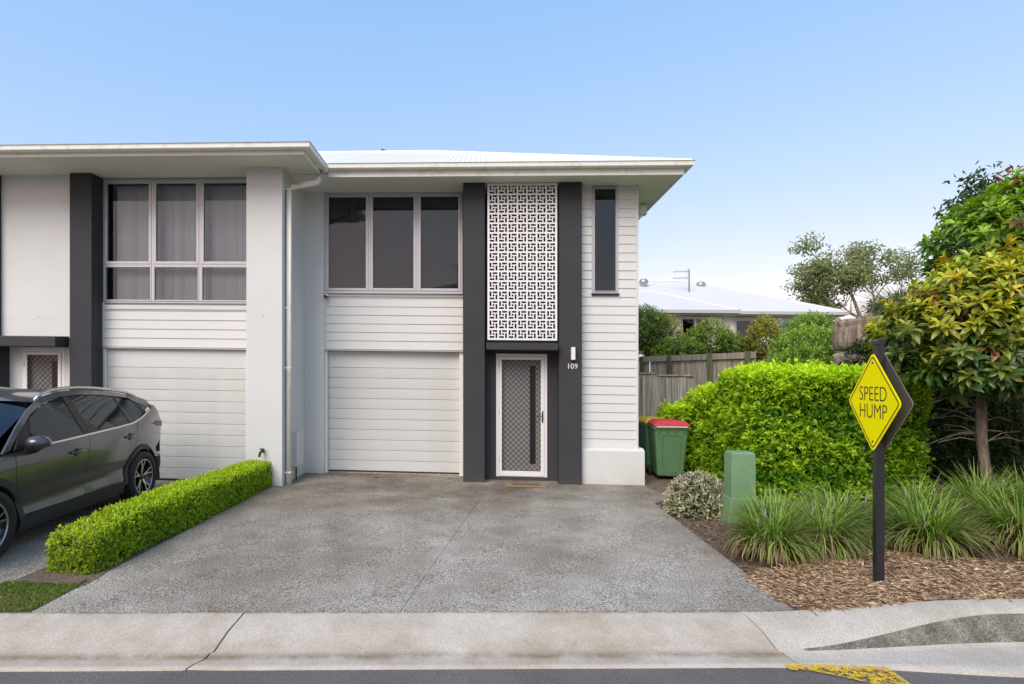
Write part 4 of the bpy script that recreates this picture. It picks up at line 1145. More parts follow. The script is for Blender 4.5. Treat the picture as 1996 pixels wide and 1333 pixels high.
# ------------------------------------------------------------------ neighbouring house on the higher block
NH = thing('house', 'single storey white house with white hip roof beyond the fence', 'house', (11.5, 27, gz(11.5, 1.9)))
nroof = mat('bright_white_roof', (.64, .64, .64), .55, noise=(.8, .03)); ngut = mat('grey_gutter', (.45, .46, .46), .5); nwall = mat('pale_wall', (.84, .84, .77), .85, noise=(1, .04)); nwin = glass_mat('neighbour_glass', (.25, .27, .3))
def hip(house, x0, x1, y0, y1, ze, zr, rx0, rx1, ry):
    e = [(x0, y0), (x1, y0), (x1, y1), (x0, y1)]
    for a, b, c, d in (((x0, y0), (x1, y0), (rx0, ry), (rx1, ry)), ((x1, y0), (x1, y1), (rx1, ry), (rx1, ry + .01)), ((x1, y1), (x0, y1), (rx1, ry), (rx0, ry)), ((x0, y1), (x0, y0), (rx0, ry + .01), (rx0, ry))):
        mb = MB(); mb.face([(*a, ze), (*b, ze), (*d, zr), (*c, zr)]); build('roof', mb, nroof, house, fall=True, recalc=False)
    for (p, q) in (((x1, y0, ze), (rx1, ry, zr)), ((x0, y0, ze), (rx0, ry, zr)), ((rx0, ry, zr), (rx1, ry, zr))):
        build('capping', MB().tube([p, q], .06, 6), nroof, house, fall=True)
    for a, b in zip(e, e[1:] + e[:1]):
        inset = .125 if a[0] == b[0] else 0
        x_0, x_1 = sorted((a[0], b[0])); y_0, y_1 = sorted((a[1], b[1]))
        B('gutter', ngut, house, (x_0 - .06, x_1 + .06, y_0 - .06 + inset, y_1 + .06 - inset, ze - .14, ze - .01))
    B('soffit', ngut, house, (x0 + .07, x1 - .07, y0 + .07, y1 - .07, ze - .19, ze - .145))
def nwindow(x0, x1, y, z0, z1, cols):
    w = build('window', ring(MB(), x0, x1, z0, z1, y - .06, y + .02, .06), M['alu'], NH, fall=True)
    for c in cols: B('mullion', M['alu'], w, (c - .035, c + .035, y - .055, y + .02, z0 + .06, z1 - .06))
    B('pane', nwin, w, (x0 + .05, x1 - .05, y - .02, y - .01, z0 + .05, z1 - .05))
    B('dark_lining', M['room'], w, (x0 + .05, x1 - .05, y - .006, y - .001, z0 + .05, z1 - .05))
hip(NH, 5.2, 10.80, 24.0, 32, 4.80, 6.16, 7.2, 8.6, 28.0)
hip(NH, 6.6, 16.42, 26.0, 36, 5.00, 7.22, 8.2, 11.35, 31.0)
B('wall', nwall, NH, (5.8, 10.35, 24.6, 31, 1.2, 4.60))
B('wall', nwall, NH, (7, 15.95, 26.6, 35, 1.2, 4.80))
nwindow(8.60, 9.80, 24.6, 3.0, 4.52, (9.2,)); nwindow(6.05, 7.45, 24.6, 3.0, 4.55, (6.7,))
nwindow(11.75, 12.95, 26.6, 3.1, 4.68, ()); nwindow(13.98, 15.2, 26.6, 3.1, 4.68, (14.6,))
B('downpipe', ngut, NH, (10.36, 10.46, 24.75, 24.85, 1.2, 4.6))
for vx, vy, vz in ((8.56, 30, 6.86), (11.6, 30.2, 6.75)):
    v = build('roof_vent', MB().lathe([(.13, -.25), (.13, .05), (.22, .06), (.24, .16), (.20, .26), (.10, .31), (0, .32)], 14, 'z', (vx, vy, vz)), M['metal'], NH, fall=True, smooth=True)
av = build('aerial', MB().tube([(10.55, 29, 6.15), (10.55, 29, 7.5)], .025, 6), M['black'], NH, fall=True)
for zz in (7.38, 7.05):
    mb = MB().tube([(10.55, 29, zz), (9.75, 29, zz - .03)], .014, 5)
    for k in range(5): mb.tube([(10.5 - k * .17, 28.8, zz), (10.5 - k * .17, 29.2, zz)], .012, 4)
    mb.tube([(10.42, 29, zz - .12), (10.46, 29, zz + .12)], .012, 4)
    build('aerial_arm', mb, M['metal'], av, fall=True)

# ------------------------------------------------------------------ garden shrubs below that house
def bush(name, label, c, r, n, dark, light, leaf=.06, seed=0, cone=0.0, mt=None):
    t = thing(name, label, 'shrub', (c[0], c[1], gz(c[0], c[2] - r[2])), 0, 'garden shrubs below the white neighbouring house')
    p, d, rad = ellipsoid_pts(int(n * 1.6), (0, 0, 0), (1, 1, 1), .62)
    r = tuple(np.array(r) * np.array([1.12, 1.0, 1.06]));  dark = tuple(np.array(dark) * 1.7); light = tuple(np.minimum(np.array(light) * 1.75, .7))
    lum = lump(p, 2.4, seed)
    p = p * (1 + .16 * lum)[:, None]
    if cone: p[:, :2] *= (1 - cone * np.clip(p[:, 2:3], -1, 1)) * .8
    p = np.asarray(c) + p * np.asarray(r)
    ax = unit(d + np.array([0, 0, .5]) + rng.normal(0, .5, p.shape)); rt = rng.random(len(p))
    def tint(tp, tt, i):
        f = np.clip((rad[i] - .75) * 2.0 + .4 * tt + .5 * (rt[i] - .5) + .3 * d[i, 2] - .2, 0, 1)
        return mixc(dark, light, f)
    v, cc = sprigs(fall_pts(p), ax, 6, leaf, leaf * .5, leaf * 2, tint, spread=.9)
    tag(mesh_np('crown', v, LEAF2[1], cc, M['leaf'], t), kind='stuff')
    mb = MB()
    for k in range(5):
        a = k * 1.26 + seed
        mb.tube([(c[0], c[1], c[2] - r[2] - .3), (c[0] + .3 * r[0] * math.cos(a), c[1] + .3 * r[1] * math.sin(a), c[2]), (c[0] + .6 * r[0] * math.cos(a), c[1] + .6 * r[1] * math.sin(a), c[2] + .5 * r[2])], [.04, .025, .01], 5)
    tag(build('stems', mb, M['twig'], t, fall=True), kind='stuff')
G1, G2 = (.035, .075, .012), (.16, .23, .035)
bush('shrub', 'dark rounded shrub close against the house corner', (4.95, 17.0, 3.3), (.6, .6, .75), 900, G1, (.13, .20, .03), seed=1)
bush('shrub', 'olive brown tipped shrub second from the house corner', (5.5, 17.4, 3.05), (.62, .6, .8), 900, (.05, .075, .015), (.25, .24, .05), seed=2)
bush('shrub', 'low green shrub in front of the neighbour\'s pale wall', (5.75, 16.5, 2.5), (.75, .6, .6), 900, G1, G2, seed=3)
bush('shrub', 'round green shrub under the neighbour\'s double window', (6.75, 16.9, 2.85), (.72, .7, .72), 1200, G1, (.20, .27, .04), seed=4)
bush('shrub', 'loose green shrub right of the round one', (7.5, 17.2, 2.65), (.5, .5, .65), 700, G1, G2, seed=5)
bush('shrub', 'golden olive cone shaped shrub by the neighbour\'s downpipe', (8.3, 16.9, 2.8), (.72, .7, .95), 1300, (.06, .08, .014), (.30, .28, .05), seed=6, cone=.35)
bush('shrub', 'grey green shrub beside the stone blocks', (9.25, 17.3, 2.9), (.55, .6, .75), 800, (.045, .085, .045), (.16, .24, .12), seed=7)
bush('shrub', 'large bright green shrub left of the stone blocks', (7.45, 13.0, 2.35), (.85, .7, .72), 1600, (.045, .105, .015), (.24, .35, .05), seed=8)
bush('shrub', 'bright green shrub rising behind the sandstone blocks', (8.35, 14.6, 2.85), (.6, .6, .75), 1100, (.045, .10, .015), (.21, .33, .05), seed=9)
bush('shrub', 'green shrub behind the tall hedge top, in front of the stone', (6.75, 12.2, 2.0), (.6, .5, .6), 900, (.04, .095, .015), (.22, .33, .05), seed=10)
# spiky tussock above the stone
tk = thing('spiky_tussock', 'grey green arching spiky tussock above the stone blocks', 'plant', (8.3, 11.5, gz(8.3, 2.95)))
P, F, tc = clump_mesh(900, 1.0, 77, .12)
P = P * np.array([1.15, 1.15, .8]); tc = tc * .45 + np.array([.17, .21, .12]) * .55
tag(mesh_np('blades', P, F, tc, M['blade'], tk, local=True), kind='stuff')

# ------------------------------------------------------------------ trees
def grow(base, h, r0, levels, seed, spread=.6, up=.25, first=.35, kids=(3, 4), shrink=.66, bend=.18):
    """returns branch tubes [(pts, radii)] and tip list [(pos, dir)]"""
    r = random.Random(seed); br, tips = [], []
    def rec(p, d, L, rad, lv):
        pts, rr = [p], [rad]; q = p.copy(); dd = d.copy(); n = 5
        for k in range(n):
            dd = (dd + Vector((r.gauss(0, bend), r.gauss(0, bend), r.gauss(0, bend * .5) + up * .12))).normalized()
            q = q + dd * (L / n); pts.append(q.copy()); rr.append(rad * (1 - .45 * (k + 1) / n))
        br.append((pts, rr))
        if lv == 0:
            tips.append((q.copy(), dd.copy())); tips.append((pts[3].copy(), dd.copy())); return
        for k in range(r.choice(kids)):
            t = r.uniform(first if lv == levels else .4, 1.0); i = min(int(t * n), n - 1)
            s = pts[i].lerp(pts[i + 1], t * n - i) if i + 1 < len(pts) else pts[-1]
            a = r.uniform(0, 6.28); side = dd.cross(Vector((math.cos(a), math.sin(a), .3))).normalized()
            nd = (dd * (1 - spread * .5) + side * spread + Vector((0, 0, up))).normalized()
            rec(s, nd, L * shrink * r.uniform(.75, 1.2), rr[i] * .62, lv - 1)
        nd = (dd + Vector((r.gauss(0, .25), r.gauss(0, .25), up))).normalized()
        rec(pts[-1], nd, L * shrink, rr[-1] * .9, lv - 1)
    rec(Vector(base), Vector((0, 0, 1)), h, r0, levels)
    return br, tips
def tree_far(name, label, base, h, r0, seed, dark, light, leaf, per_tip, blob, bark, levels=3, spread=.6, up=.25, shrink=.66, first=.35, group=None, flat=.6):
    t = thing(name, label, 'tree', base, 0, group)
    br, tips = grow(base, h, r0, levels, seed, spread, up, first, shrink=shrink)
    mb = MB()
    for pts, rr in br: mb.tube(pts, rr, 6, cap=False)
    build('trunk', mb, bark, t, smooth=True)
    P = np.array([tuple(p) for p, d in tips]); n = len(P)
    q = np.repeat(P, per_tip, 0); off = rand_unit(len(q)) * (rng.random((len(q), 1)) ** .5) * blob; off[:, 2] *= flat
    q = q + off
    rt = rng.random(len(q)); f = np.clip(.45 + .45 * off[:, 2] / (blob * flat) + .5 * (rt - .5), 0, 1)
    ax = unit(rng.normal(0, 1, q.shape) + np.array([0, 0, -.3]))
    v = leaf_arrays(q, ax, rand_unit(len(q)), leaf * rng.uniform(.7, 1.3, len(q)), leaf * .42, LEAF2)
    tag(mesh_np('crown', v, LEAF2[1], mixc(dark, light, f), M['leaf'], t), kind='stuff')
    return t
tree_far('gum_tree', 'tall open crowned gum tree with pale branches beyond the white roof', (31.2, 45, 1.9), 5.5, .24, 5, (.13, .17, .07), (.40, .46, .19), .30, 46, .85, M['barkpale'], levels=3, spread=.72, up=.26, shrink=.68, first=.55)
tree_far('gum_tree', 'lower thin gum tree left of the tall open crowned one', (26.8, 46, 1.5), 3.2, .16, 9, (.10, .12, .055), (.28, .30, .14), .32, 20, .7, M['bark'], levels=3, spread=.6, up=.28, shrink=.68, first=.5)
tree_far('gum_tree', 'shorter gum tree at the foot of the tall one on its right', (34.0, 47, 1.5), 3.4, .16, 14, (.09, .12, .05), (.28, .32, .13), .34, 24, .8, M['bark'], levels=3, spread=.6, up=.28, shrink=.68, first=.45)
tree_far('distant_tree', 'small treetop showing above the white roof', (24.6, 52, 1.5), 3.6, .18, 21, (.05, .08, .03), (.14, .18, .06), .4, 50, .8, M['bark'], levels=2, spread=.5, up=.3, shrink=.62)
tree_far('distant_tree', 'wispy treetop above the roof slope left of the gums', (27.4, 54, 1.5), 3.4, .16, 25, (.06, .08, .04), (.17, .20, .09), .34, 26, .7, M['bark'], levels=2, spread=.5, up=.3, shrink=.64)
tree_far('conical_tree', 'dark narrow treetop rising behind the broad leaved trees', (11.45, 14.2, 1.25), 2.85, .12, 31, (.03, .06, .025), (.10, .16, .06), .16, 110, .62, M['bark'], levels=2, spread=.34, up=.5, shrink=.62)
for (x, y, h, sd, lab) in ((40, 60, 3.0, 51, 'bushy tree low on the horizon behind the gum trees'), (22.5, 58, 2.4, 52, 'low tree hidden mostly by the white roof')):
    tree_far('distant_tree', lab, (x, y, 1.0), h, .2, sd, (.05, .08, .03), (.15, .19, .07), .45, 60, 1.2, M['bark'], levels=2, spread=.55, up=.25)

def broad_tree(name, label, base, trunk_top, crown, n_ros, leaf, seed, new_cols, old_cols, n_obj=0, cen_shift=0, top_bias=.35):
    """crown: list of lobes (centre, radii); rosettes of broad leaves at the twig ends"""
    t = thing(name, label, 'tree', base)
    mb = MB(); b = Vector(base); tt = Vector(trunk_top)
    pts = [b + Vector((0, 0, -.1)), b.lerp(tt, .3) + Vector((.02, 0, 0)), b.lerp(tt, .65) + Vector((-.015, .02, 0)), tt]
    mb.tube(pts, [.078, .066, .058, .05], 12)
    build('trunk', mb, M['bark'], t, smooth=True)
    r = np.random.default_rng(seed)
    lim = MB(); R_, D_ = [], []
    wts = np.array([c[1][0] * c[1][1] * c[1][2] for c in crown]) ** .6; wts /= wts.sum()
    for (c, rad), w in zip(crown, wts):
        k = int(n_ros * w); d = unit(r.normal(size=(k, 3)) + np.array([0, -.25, .12])); rr = r.uniform(.45, 1, (k, 1)) ** .45
        R_.append(np.asarray(c) + d * np.asarray(rad) * rr * (1 + .10 * lump(d, 3.0, seed)[:, None])); D_.append(d)
        for q in range(5):
            e = np.asarray(c) + unit(r.normal(size=3)) * np.asarray(rad) * .75
            mid = (np.asarray(tt) + e) / 2 + r.normal(0, .08, 3)
            lim.tube([tuple(tt), tuple(mid), tuple(e)], [.035, .022, .008], 6)
    P = np.concatenate(R_); D = np.concatenate(D_); n = len(P)
    # twigs carrying the rosettes
    for i in range(0, n, 2):
        s = P[i] - D[i] * .35 - np.array([0, 0, .10]); lim.tube([tuple(s), tuple(P[i])], [.008, .004], 4, cap=False)
    tag(build('limbs', lim, M['bark'], t, smooth=True), kind='stuff')
    axis = unit(D * .9 + np.array([0, 0, .55]) + r.normal(0, .3, P.shape))
    per = 13
    s1 = unit(np.cross(axis, unit(r.normal(size=P.shape)))); s2 = np.cross(axis, s1)
    k = np.arange(per); ang = (k * 2.4)[None, :, None] + r.uniform(0, 6, (n, 1, 1)); tt_ = (k / (per - 1))[None, :, None]
    lat = s1[:, None] * np.cos(ang) + s2[:, None] * np.sin(ang)
    ax = unit(axis[:, None] * (-.25 + 1.15 * tt_) + lat * (1.05 - .35 * tt_) + r.normal(0, .15, (n, per, 3)) + np.array([0, 0, -.12]))
    pos = P[:, None] - axis[:, None] * (.12 * (1 - tt_))
    up = unit(axis[:, None] * .9 + np.array([0, 0, .4]) + r.normal(0, .18, (n, per, 3)))
    A, Q, Uu = ax.reshape(-1, 3), pos.reshape(-1, 3), up.reshape(-1, 3); N = len(Q)
    sc = r.uniform(.75, 1.15, N) * np.tile(1.1 - .35 * tt_[0, :, 0], n)
    hz = (P[:, 2] - P[:, 2].min()) / np.ptp(P[:, 2])
    fresh = np.clip(top_bias + .9 * (hz - .5) + .55 * D[:, 2] + r.normal(0, .28, n), 0, 1)      # young shoots
    fr = np.repeat(fresh, per); tl = np.tile(tt_[0, :, 0], n)
    mix = np.clip(fr * (.35 + .9 * tl) + r.normal(0, .08, N), 0, 1)
    oldc = mixc(old_cols[0], old_cols[1], r.random(N)); pick = np.asarray(new_cols)[np.repeat(r.integers(0, len(new_cols), n), per)]
    col = oldc * (1 - mix[:, None]) + pick * mix[:, None]
    rusty = (np.repeat(r.random(n) < .05, per)) & (tl < .5); col[rusty] = (.27, .13, .05)
    ln = leaf * sc; wd = ln * r.uniform(.36, .46, N)
    if n_obj:
        dist = np.linalg.norm(Q - np.array([0, 0, 1.8]), axis=1); az = Q[:, 0] / Q[:, 1]
        score = dist + np.where(az > 1.02, 50, 0); order = np.argsort(score); pickd = order[:n_obj]; rest = order[n_obj:]
        v1 = leaf_arrays(np.zeros((1, 3)), np.array([[1., 0, 0]]), np.array([[0, 0, 1.]]), 1.0, .42, LEAF6)
        cl = 10; cols_s = col[pickd]; key = np.argsort(cols_s[:, 0]); meshes = []
        for g_ in np.array_split(key, cl):
            ob = mesh_np('leaf', v1, LEAF6[1], cols_s[g_].mean(0)[None, :], M['leafbig'], None, smooth=True)
            me = ob.data; bpy.data.objects.remove(ob)
            for i_ in g_:
                j = pickd[i_]; a_ = Vector(A[j]).normalized(); s_ = Vector(Uu[j]).cross(a_).normalized(); u_ = a_.cross(s_)
                o = bpy.data.objects.new('leaf', me); C.objects.link(o); o.parent = t; o.matrix_parent_inverse = t.matrix_basis.inverted()
                L_ = float(ln[j]); w_ = float(wd[j] / .42)
                o.matrix_basis = Matrix(((a_.x * L_, s_.x * w_, u_.x * L_, Q[j][0]), (a_.y * L_, s_.y * w_, u_.y * L_, Q[j][1]), (a_.z * L_, s_.z * w_, u_.z * L_, Q[j][2]), (0, 0, 0, 1)))
    else: rest = np.arange(N)
    v = leaf_arrays(Q[rest], A[rest], Uu[rest], ln[rest], wd[rest], LEAF6)
    tag(mesh_np('crown', v, LEAF6[1], col[rest], M['leafbig'], t, smooth=True), kind='stuff')
    return t
YL = [(.50, .56, .03), (.58, .55, .03), (.44, .56, .04), (.62, .46, .035), (.54, .58, .05), (.46, .54, .03)]
OLD = ((.035, .09, .02), (.08, .165, .03))
broad_tree('broadleaf_tree', 'broad leaved tree with yellow green and orange new shoots behind the sign', (6.25, 7.25, gz(6.25, .05)), (6.22, 7.3, 1.65),
           [((5.75, 7.2, 2.35), (.85, .8, .62)), ((6.35, 7.3, 2.75), (.95, .85, .72)), ((6.9, 7.3, 2.2), (.9, .8, .70)), ((5.95, 7.0, 1.98), (.7, .6, .42)), ((6.5, 6.9, 1.9), (.6, .5, .38))], 820, .165, 3, YL, OLD, n_obj=300)
broad_tree('broadleaf_tree', 'taller fresh green broad leaved tree behind the yellow green one', (8.2, 8.8, gz(8.2, .08)), (8.15, 8.8, 2.2),
           [((7.5, 8.6, 3.75), (.95, .8, .75)), ((8.3, 8.7, 4.1), (1.1, .9, .8)), ((7.7, 8.7, 3.0), (1.0, .8, .7))], 480, .18, 8, [(.30, .50, .03), (.38, .56, .035), (.25, .43, .035)], ((.045, .12, .022), (.10, .21, .035)), top_bias=.45)
# a few red young leaves on the topmost shoot
q = np.array([7.72, 8.4, 4.66]) + rng.normal(0, .13, (16, 3)) * np.array([1.5, .6, .7])
rt_ = thing('young_shoot', 'red young leaves on the top shoot of the tall broad leaved tree', 'shoot', (7.72, 8.4, 4.4))
tag(mesh_np('leaves', leaf_arrays(q, rng.normal(0, 1, (16, 3)) + np.array([0, 0, .6]), rand_unit(16), rng.uniform(.09, .14, 16), .05, LEAF6), LEAF6[1], np.tile([[.30, .06, .04]], (16, 1)), M['leafbig'], rt_), kind='stuff')
build('stem', MB().tube([(7.72, 8.45, 4.1), (7.70, 8.42, 4.45), (7.74, 8.4, 4.68)], .008, 5), M['bark'], rt_)
# bare understorey twigs beside the trunk
tw = thing('bare_twigs', 'bare grey twigs spreading from the shaded tree trunk', 'twigs', (6.3, 7.6, gz(6.3)))
mb = MB()
for k in range(26):
    a = random.uniform(0, 6.28); z = random.uniform(.9, 1.7); s = Vector((6.25, 7.32, z)); e = s + Vector((math.cos(a) * .6, abs(math.sin(a)) * .5, random.uniform(-.25, .35))) * random.uniform(.6, 1.2)
    m_ = s.lerp(e, .5) + Vector((0, 0, .06)); mb.tube([s, m_, e], [.010, .007, .003], 5)
tag(build('twigs', mb, M['bark'], tw), kind='stuff')

# ------------------------------------------------------------------ parked car (nose towards the street)
CAR = thing('car', 'dark grey compact suv parked nose out on the left driveway', 'car', (-5.31, 3.80, gz(-5.3, .0)), R(4.5))
M['paint'] = mat('gunmetal_paint', (.062, .066, .072), .30, metal=.4, spec=.5, coat=1.0)
M['clad'] = mat('dark_plastic_cladding', (.028, .029, .030), .55, noise=(30, .1)); M['chrome'] = mat('satin_chrome', (.55, .56, .57), .22, metal=1)
M['cglass'] = glass_mat('car_glass', (.10, .11, .11), 1.6); M['tyre'] = mat('tyre', (.018, .018, .018), .75, noise=(20, .15)); M['tail'] = mat('tail_lamp', (.13, .012, .014), .35)
M['rimblack'] = mat('rim_gloss_black', (.012, .012, .013), .25, coat=.5); M['rimcut'] = mat('rim_machined', (.58, .58, .58), .28, metal=.9); M['inner'] = mat('car_interior', (.018, .018, .019), .8)
FX, RX, WR = .92, 3.585, .348          # axle positions along the car, tyre radius
def interp(x, pts):
    return float(np.interp(x, [p[0] for p in pts], [p[1] for p in pts]))
BELT = [(.9, .985), (1.25, 1.0), (2.0, 1.035), (3.0, 1.085), (3.35, 1.11), (3.6, 1.165), (3.95, 1.30), (4.15, 1.34)]
LOW = [(.20, .84), (.27, .872), (.36, .880), (.43, .856), (.50, .848), (.56, .876), (.68, .889), (.80, .902), (.90, .908), (.955, .900), (1.0, .880)]
def half_w(x, z):
    zb = interp(x, BELT)
    if z <= zb:
        w = interp(z / zb, [(a / 1.0, b) for a, b in LOW])
    else:
        w = .880 - (z - zb) / max(1.545 - zb, .05) * .235 - .02 * max(0, (z - 1.45)) / .1
    if x < .95: w -= .20 * ((.95 - x) / .95) ** 2.2
    if x > 3.25: w -= .17 * ((x - 3.25) / 1.17) ** 2.0
    return w
def arc(cx, r, a0, a1, n=14):
    return [(cx + r * math.cos(R(a0 + (a1 - a0) * k / n)), WR + r * math.sin(R(a0 + (a1 - a0) * k / n))) for k in range(n + 1)]
def side_panel(name, poly, mt, out=0.0, step=.07, parent=None, smooth=True, sides=(1, -1), inward=.03):
    """outline in (along, up), laid on the curved flank; a real edge turned inwards"""
    objs = []
    for s in sides:
        bm = bmesh.new(); vs = [bm.verts.new((x, 0, z)) for x, z in poly]; bm.faces.new(vs)
        xs_ = [p[0] for p in poly]; zs_ = [p[1] for p in poly]
        for lo_, hi_, ax in ((min(xs_), max(xs_), 0), (min(zs_), max(zs_), 2)):
            v = lo_ + step * .5
            while v < hi_:
                co = [0, 0, 0]; no = [0, 0, 0]; co[ax] = v; no[ax] = 1
                bmesh.ops.bisect_plane(bm, geom=bm.verts[:] + bm.edges[:] + bm.faces[:], plane_co=co, plane_no=no); v += step
        bmesh.ops.triangulate(bm, faces=[f for f in bm.faces if len(f.verts) > 4])
        edge = [e for e in bm.edges if e.is_boundary]
        for v in bm.verts:
            v.co.y = half_w(v.co.x, v.co.z) + out
        if inward:
            r_ = bmesh.ops.extrude_edge_only(bm, edges=edge)
            for v in [g_ for g_ in r_['geom'] if isinstance(g_, bmesh.types.BMVert)]: v.co.y -= inward
        for v in bm.verts: v.co = Vector((s * v.co.y, v.co.x, v.co.z))
        bmesh.ops.recalc_face_normals(bm, faces=bm.faces)
        me = bpy.data.meshes.new(name); bm.to_mesh(me); bm.free(); me.materials.append(mt)
        if smooth:
            me.polygons.foreach_set('use_smooth', [True] * len(me.polygons))
            try: me.set_sharp_from_angle(angle=R(35))
            except Exception: pass
        o = bpy.data.objects.new(name, me); C.objects.link(o); o.parent = parent or CAR
        objs.append(o)
    return objs
CANT = [(1.20, 1.03), (1.42, 1.20), (1.66, 1.355), (1.92, 1.465), (2.2, 1.515), (2.55, 1.53), (2.9, 1.52), (3.3, 1.485), (3.6, 1.445), (3.92, 1.375)]
ROOF = [(1.78, 1.475), (1.95, 1.525), (2.3, 1.575), (2.8, 1.585), (3.3, 1.56), (3.7, 1.50), (3.96, 1.43)]
cant = lambda x: interp(x, CANT)
g_ = .0035
# doors
fd = side_panel('front_door', [(1.335, .365), (2.325, .365), (2.335, .70), (2.39, interp(2.39, BELT) - .012)] + [(x, interp(x, BELT) - .012) for x in (2.1, 1.8, 1.5)] + [(1.235, .985), (1.25, .80)], M['paint'])
rd_arc = arc(RX, .455, 172, 118, 8)
rd = side_panel('rear_door', [(2.325 + 2 * g_, .365), (3.13, .365)] + rd_arc + [(3.395, .90), (3.415, interp(3.415, BELT) - .012)] + [(x, interp(x, BELT) - .012) for x in (3.2, 2.9, 2.6)] + [(2.39 + 2 * g_, interp(2.39, BELT) - .012), (2.335 + 2 * g_, .70)], M['paint'])
q_arc = arc(RX, .455, 116, 14, 14)
side_panel('quarter_panel', [(3.40 + g_, .90)] + q_arc[:0] + [(3.378, .752)] + q_arc[1:] + [(4.30, .44), (4.385, .60), (4.395, .80), (4.36, 1.0), (4.32, 1.08), (4.17, 1.19), (4.03, 1.31), (3.94, 1.345), (3.93, 1.285), (3.6, 1.152), (3.42 + g_, 1.110)], M['paint'])
f_arc = arc(FX, .455, 166, 10, 18)[::-1]
side_panel('front_wing', [(1.328, .365), (1.328, .42)] [:1] + [(1.243, .80), (1.228, .985), (1.05, .975), (.6, .90), (.22, .80), (.10, .62), (.14, .45)] + arc(FX, .455, 166, 10, 18), M['paint'])
side_panel('sill_cladding', [(1.33, .205), (3.16, .205), (3.13, .358), (1.33, .358)], M['clad'], out=.012)
for cx in (FX, RX):
    outer, inner_ = arc(cx, .452, 186 if cx == FX else 184, -4 if cx == FX else -4, 22), arc(cx, .385, -4, 186, 22)
    side_panel('arch_cladding', outer + inner_, M['clad'], out=.014, step=.12, inward=.06)
side_panel('bumper_cladding', [(4.03, .26), (4.32, .26), (4.385, .42), (4.38, .57), (4.31, .44), (4.045, .36)], M['clad'], out=.008)
# glasshouse
def band(x0, x1, inset_lo=.014, inset_hi=.012, n=10):
    lo_ = [(x, interp(x, BELT) + inset_lo) for x in np.linspace(x0, x1, n)]; hi_ = [(x, cant(x) - inset_hi) for x in np.linspace(x1, x0, n)]
    return lo_ + hi_
fwin = side_panel('front_window', [(1.50, 1.03)] + [(x, interp(x, BELT) + .014) for x in (1.8, 2.1, 2.33)] + [(2.25, cant(2.25) - .012), (2.0, cant(2.0) - .02), (1.80, cant(1.80) - .028), (1.62, cant(1.62) - .035)], M['cglass'], out=-.012, inward=0)
side_panel('mirror_sail', [(1.27, 1.015), (1.495, 1.03), (1.60, 1.29), (1.44, 1.185)], M['black'], out=-.008, inward=.01)
side_panel('door_pillar', [(2.335, interp(2.335, BELT) + .013), (2.46, interp(2.46, BELT) + .013), (2.37, cant(2.37) - .011), (2.255, cant(2.255) - .011)], M['black'], out=-.006, inward=.01)
side_panel('rear_window', [(2.465, interp(2.465, BELT) + .014)] + [(x, interp(x, BELT) + .014) for x in (2.8, 3.1, 3.27)] + [(3.22, cant(3.22) - .02)] + [(x, cant(x) - .014) for x in (3.0, 2.7, 2.375)], M['cglass'], out=-.012, inward=0)
side_panel('quarter_window', [(3.30, interp(3.30, BELT) + .014), (3.5, 1.155), (3.72, 1.235), (3.86, 1.30), (3.62, cant(3.62) - .05), (3.25, cant(3.25) - .02)], M['cglass'], out=-.010, inward=0)
side_panel('window_divider', [(3.272, interp(3.27, BELT) + .014), (3.298, interp(3.3, BELT) + .014), (3.248, cant(3.248) - .016), (3.222, cant(3.222) - .016)], M['black'], out=-.006, inward=.01)
side_panel('chrome_strip', [(x, interp(x, BELT) - .008) for x in np.linspace(1.5, 3.86, 26)] + [(x, interp(x, BELT) + .012) for x in np.linspace(3.86, 1.5, 26)], M['chrome'], out=.002, inward=.012)
# roof side rail (body colour) from screen pillar to the tailgate
side_panel('pillar_rail', [(x, cant(x) - .012) for x in np.linspace(1.20, 3.56, 22)] + [(3.63, 1.388), (3.865, 1.305), (3.885, 1.288), (3.935, 1.35), (3.96, 1.36), (3.96, 1.40), (3.90, 1.425)] + [(x, cant(x) + .045) for x in np.linspace(3.6, 1.28, 22)] + [(1.10, 1.0)], M['paint'], out=.0, inward=.02)
# roof, screen, bonnet, tail: lofts from flank to flank
def loft(name, rows, mt, parent=None, smooth=True):
    o = localbuild(name, MB().grid(rows), mt, parent or CAR, smooth=smooth)
    return o
def cross(x, zc, ze, we, n=13, p=2.4):
    return [(we * u, x, ze + (zc - ze) * (1 - abs(u) ** p)) for u in np.linspace(-1, 1, n)]
loft('roof', [cross(x, interp(x, ROOF), (cant(x) + .043) if x < 3.9 else interp(x, ROOF) - .03, half_w(x, min(cant(x) + .04, 1.56) if x < 3.9 else 1.40) - .002) for x in np.linspace(1.80, 3.96, 20)], M['paint'])
loft('panoramic_glass', [[(u * .48, x, interp(x, ROOF) + .004 - .02 * u * u) for u in np.linspace(-1, 1, 7)] for x in np.linspace(2.0, 3.3, 10)], M['black'])
loft('windscreen', [[(u * (w - .01), x + .10 * u * u, z - .01 * u * u) for u in np.linspace(-1, 1, 13)] for x, z, w in ((.98, 1.015, .74), (1.25, 1.17, .70), (1.5, 1.31, .665), (1.75, 1.45, .63), (1.82, 1.483, .62))], M['cglass'])
loft('bonnet', [[(u * w, x, z - .05 * abs(u) ** 3) for u in np.linspace(-1, 1, 13)] for x, z, w in ((.06, .72, .60), (.14, .84, .66), (.35, .905, .74), (.65, .96, .80), (.98, 1.01, .83), (1.10, 1.02, .84))], M['paint'])
loft('front_bumper', [[(u * w, x + .22 * abs(u) ** 3, z) for u in np.linspace(-1, 1, 13)] for x, z, w in ((.06, .22, .72), (0, .40, .75), (-.01, .60, .74), (.06, .74, .66))], M['paint'])
loft('grille', [[(u * .42, -.018 + .05 * u * u, z) for u in np.linspace(-1, 1, 7)] for z in (.45, .60, .70)], M['black'])
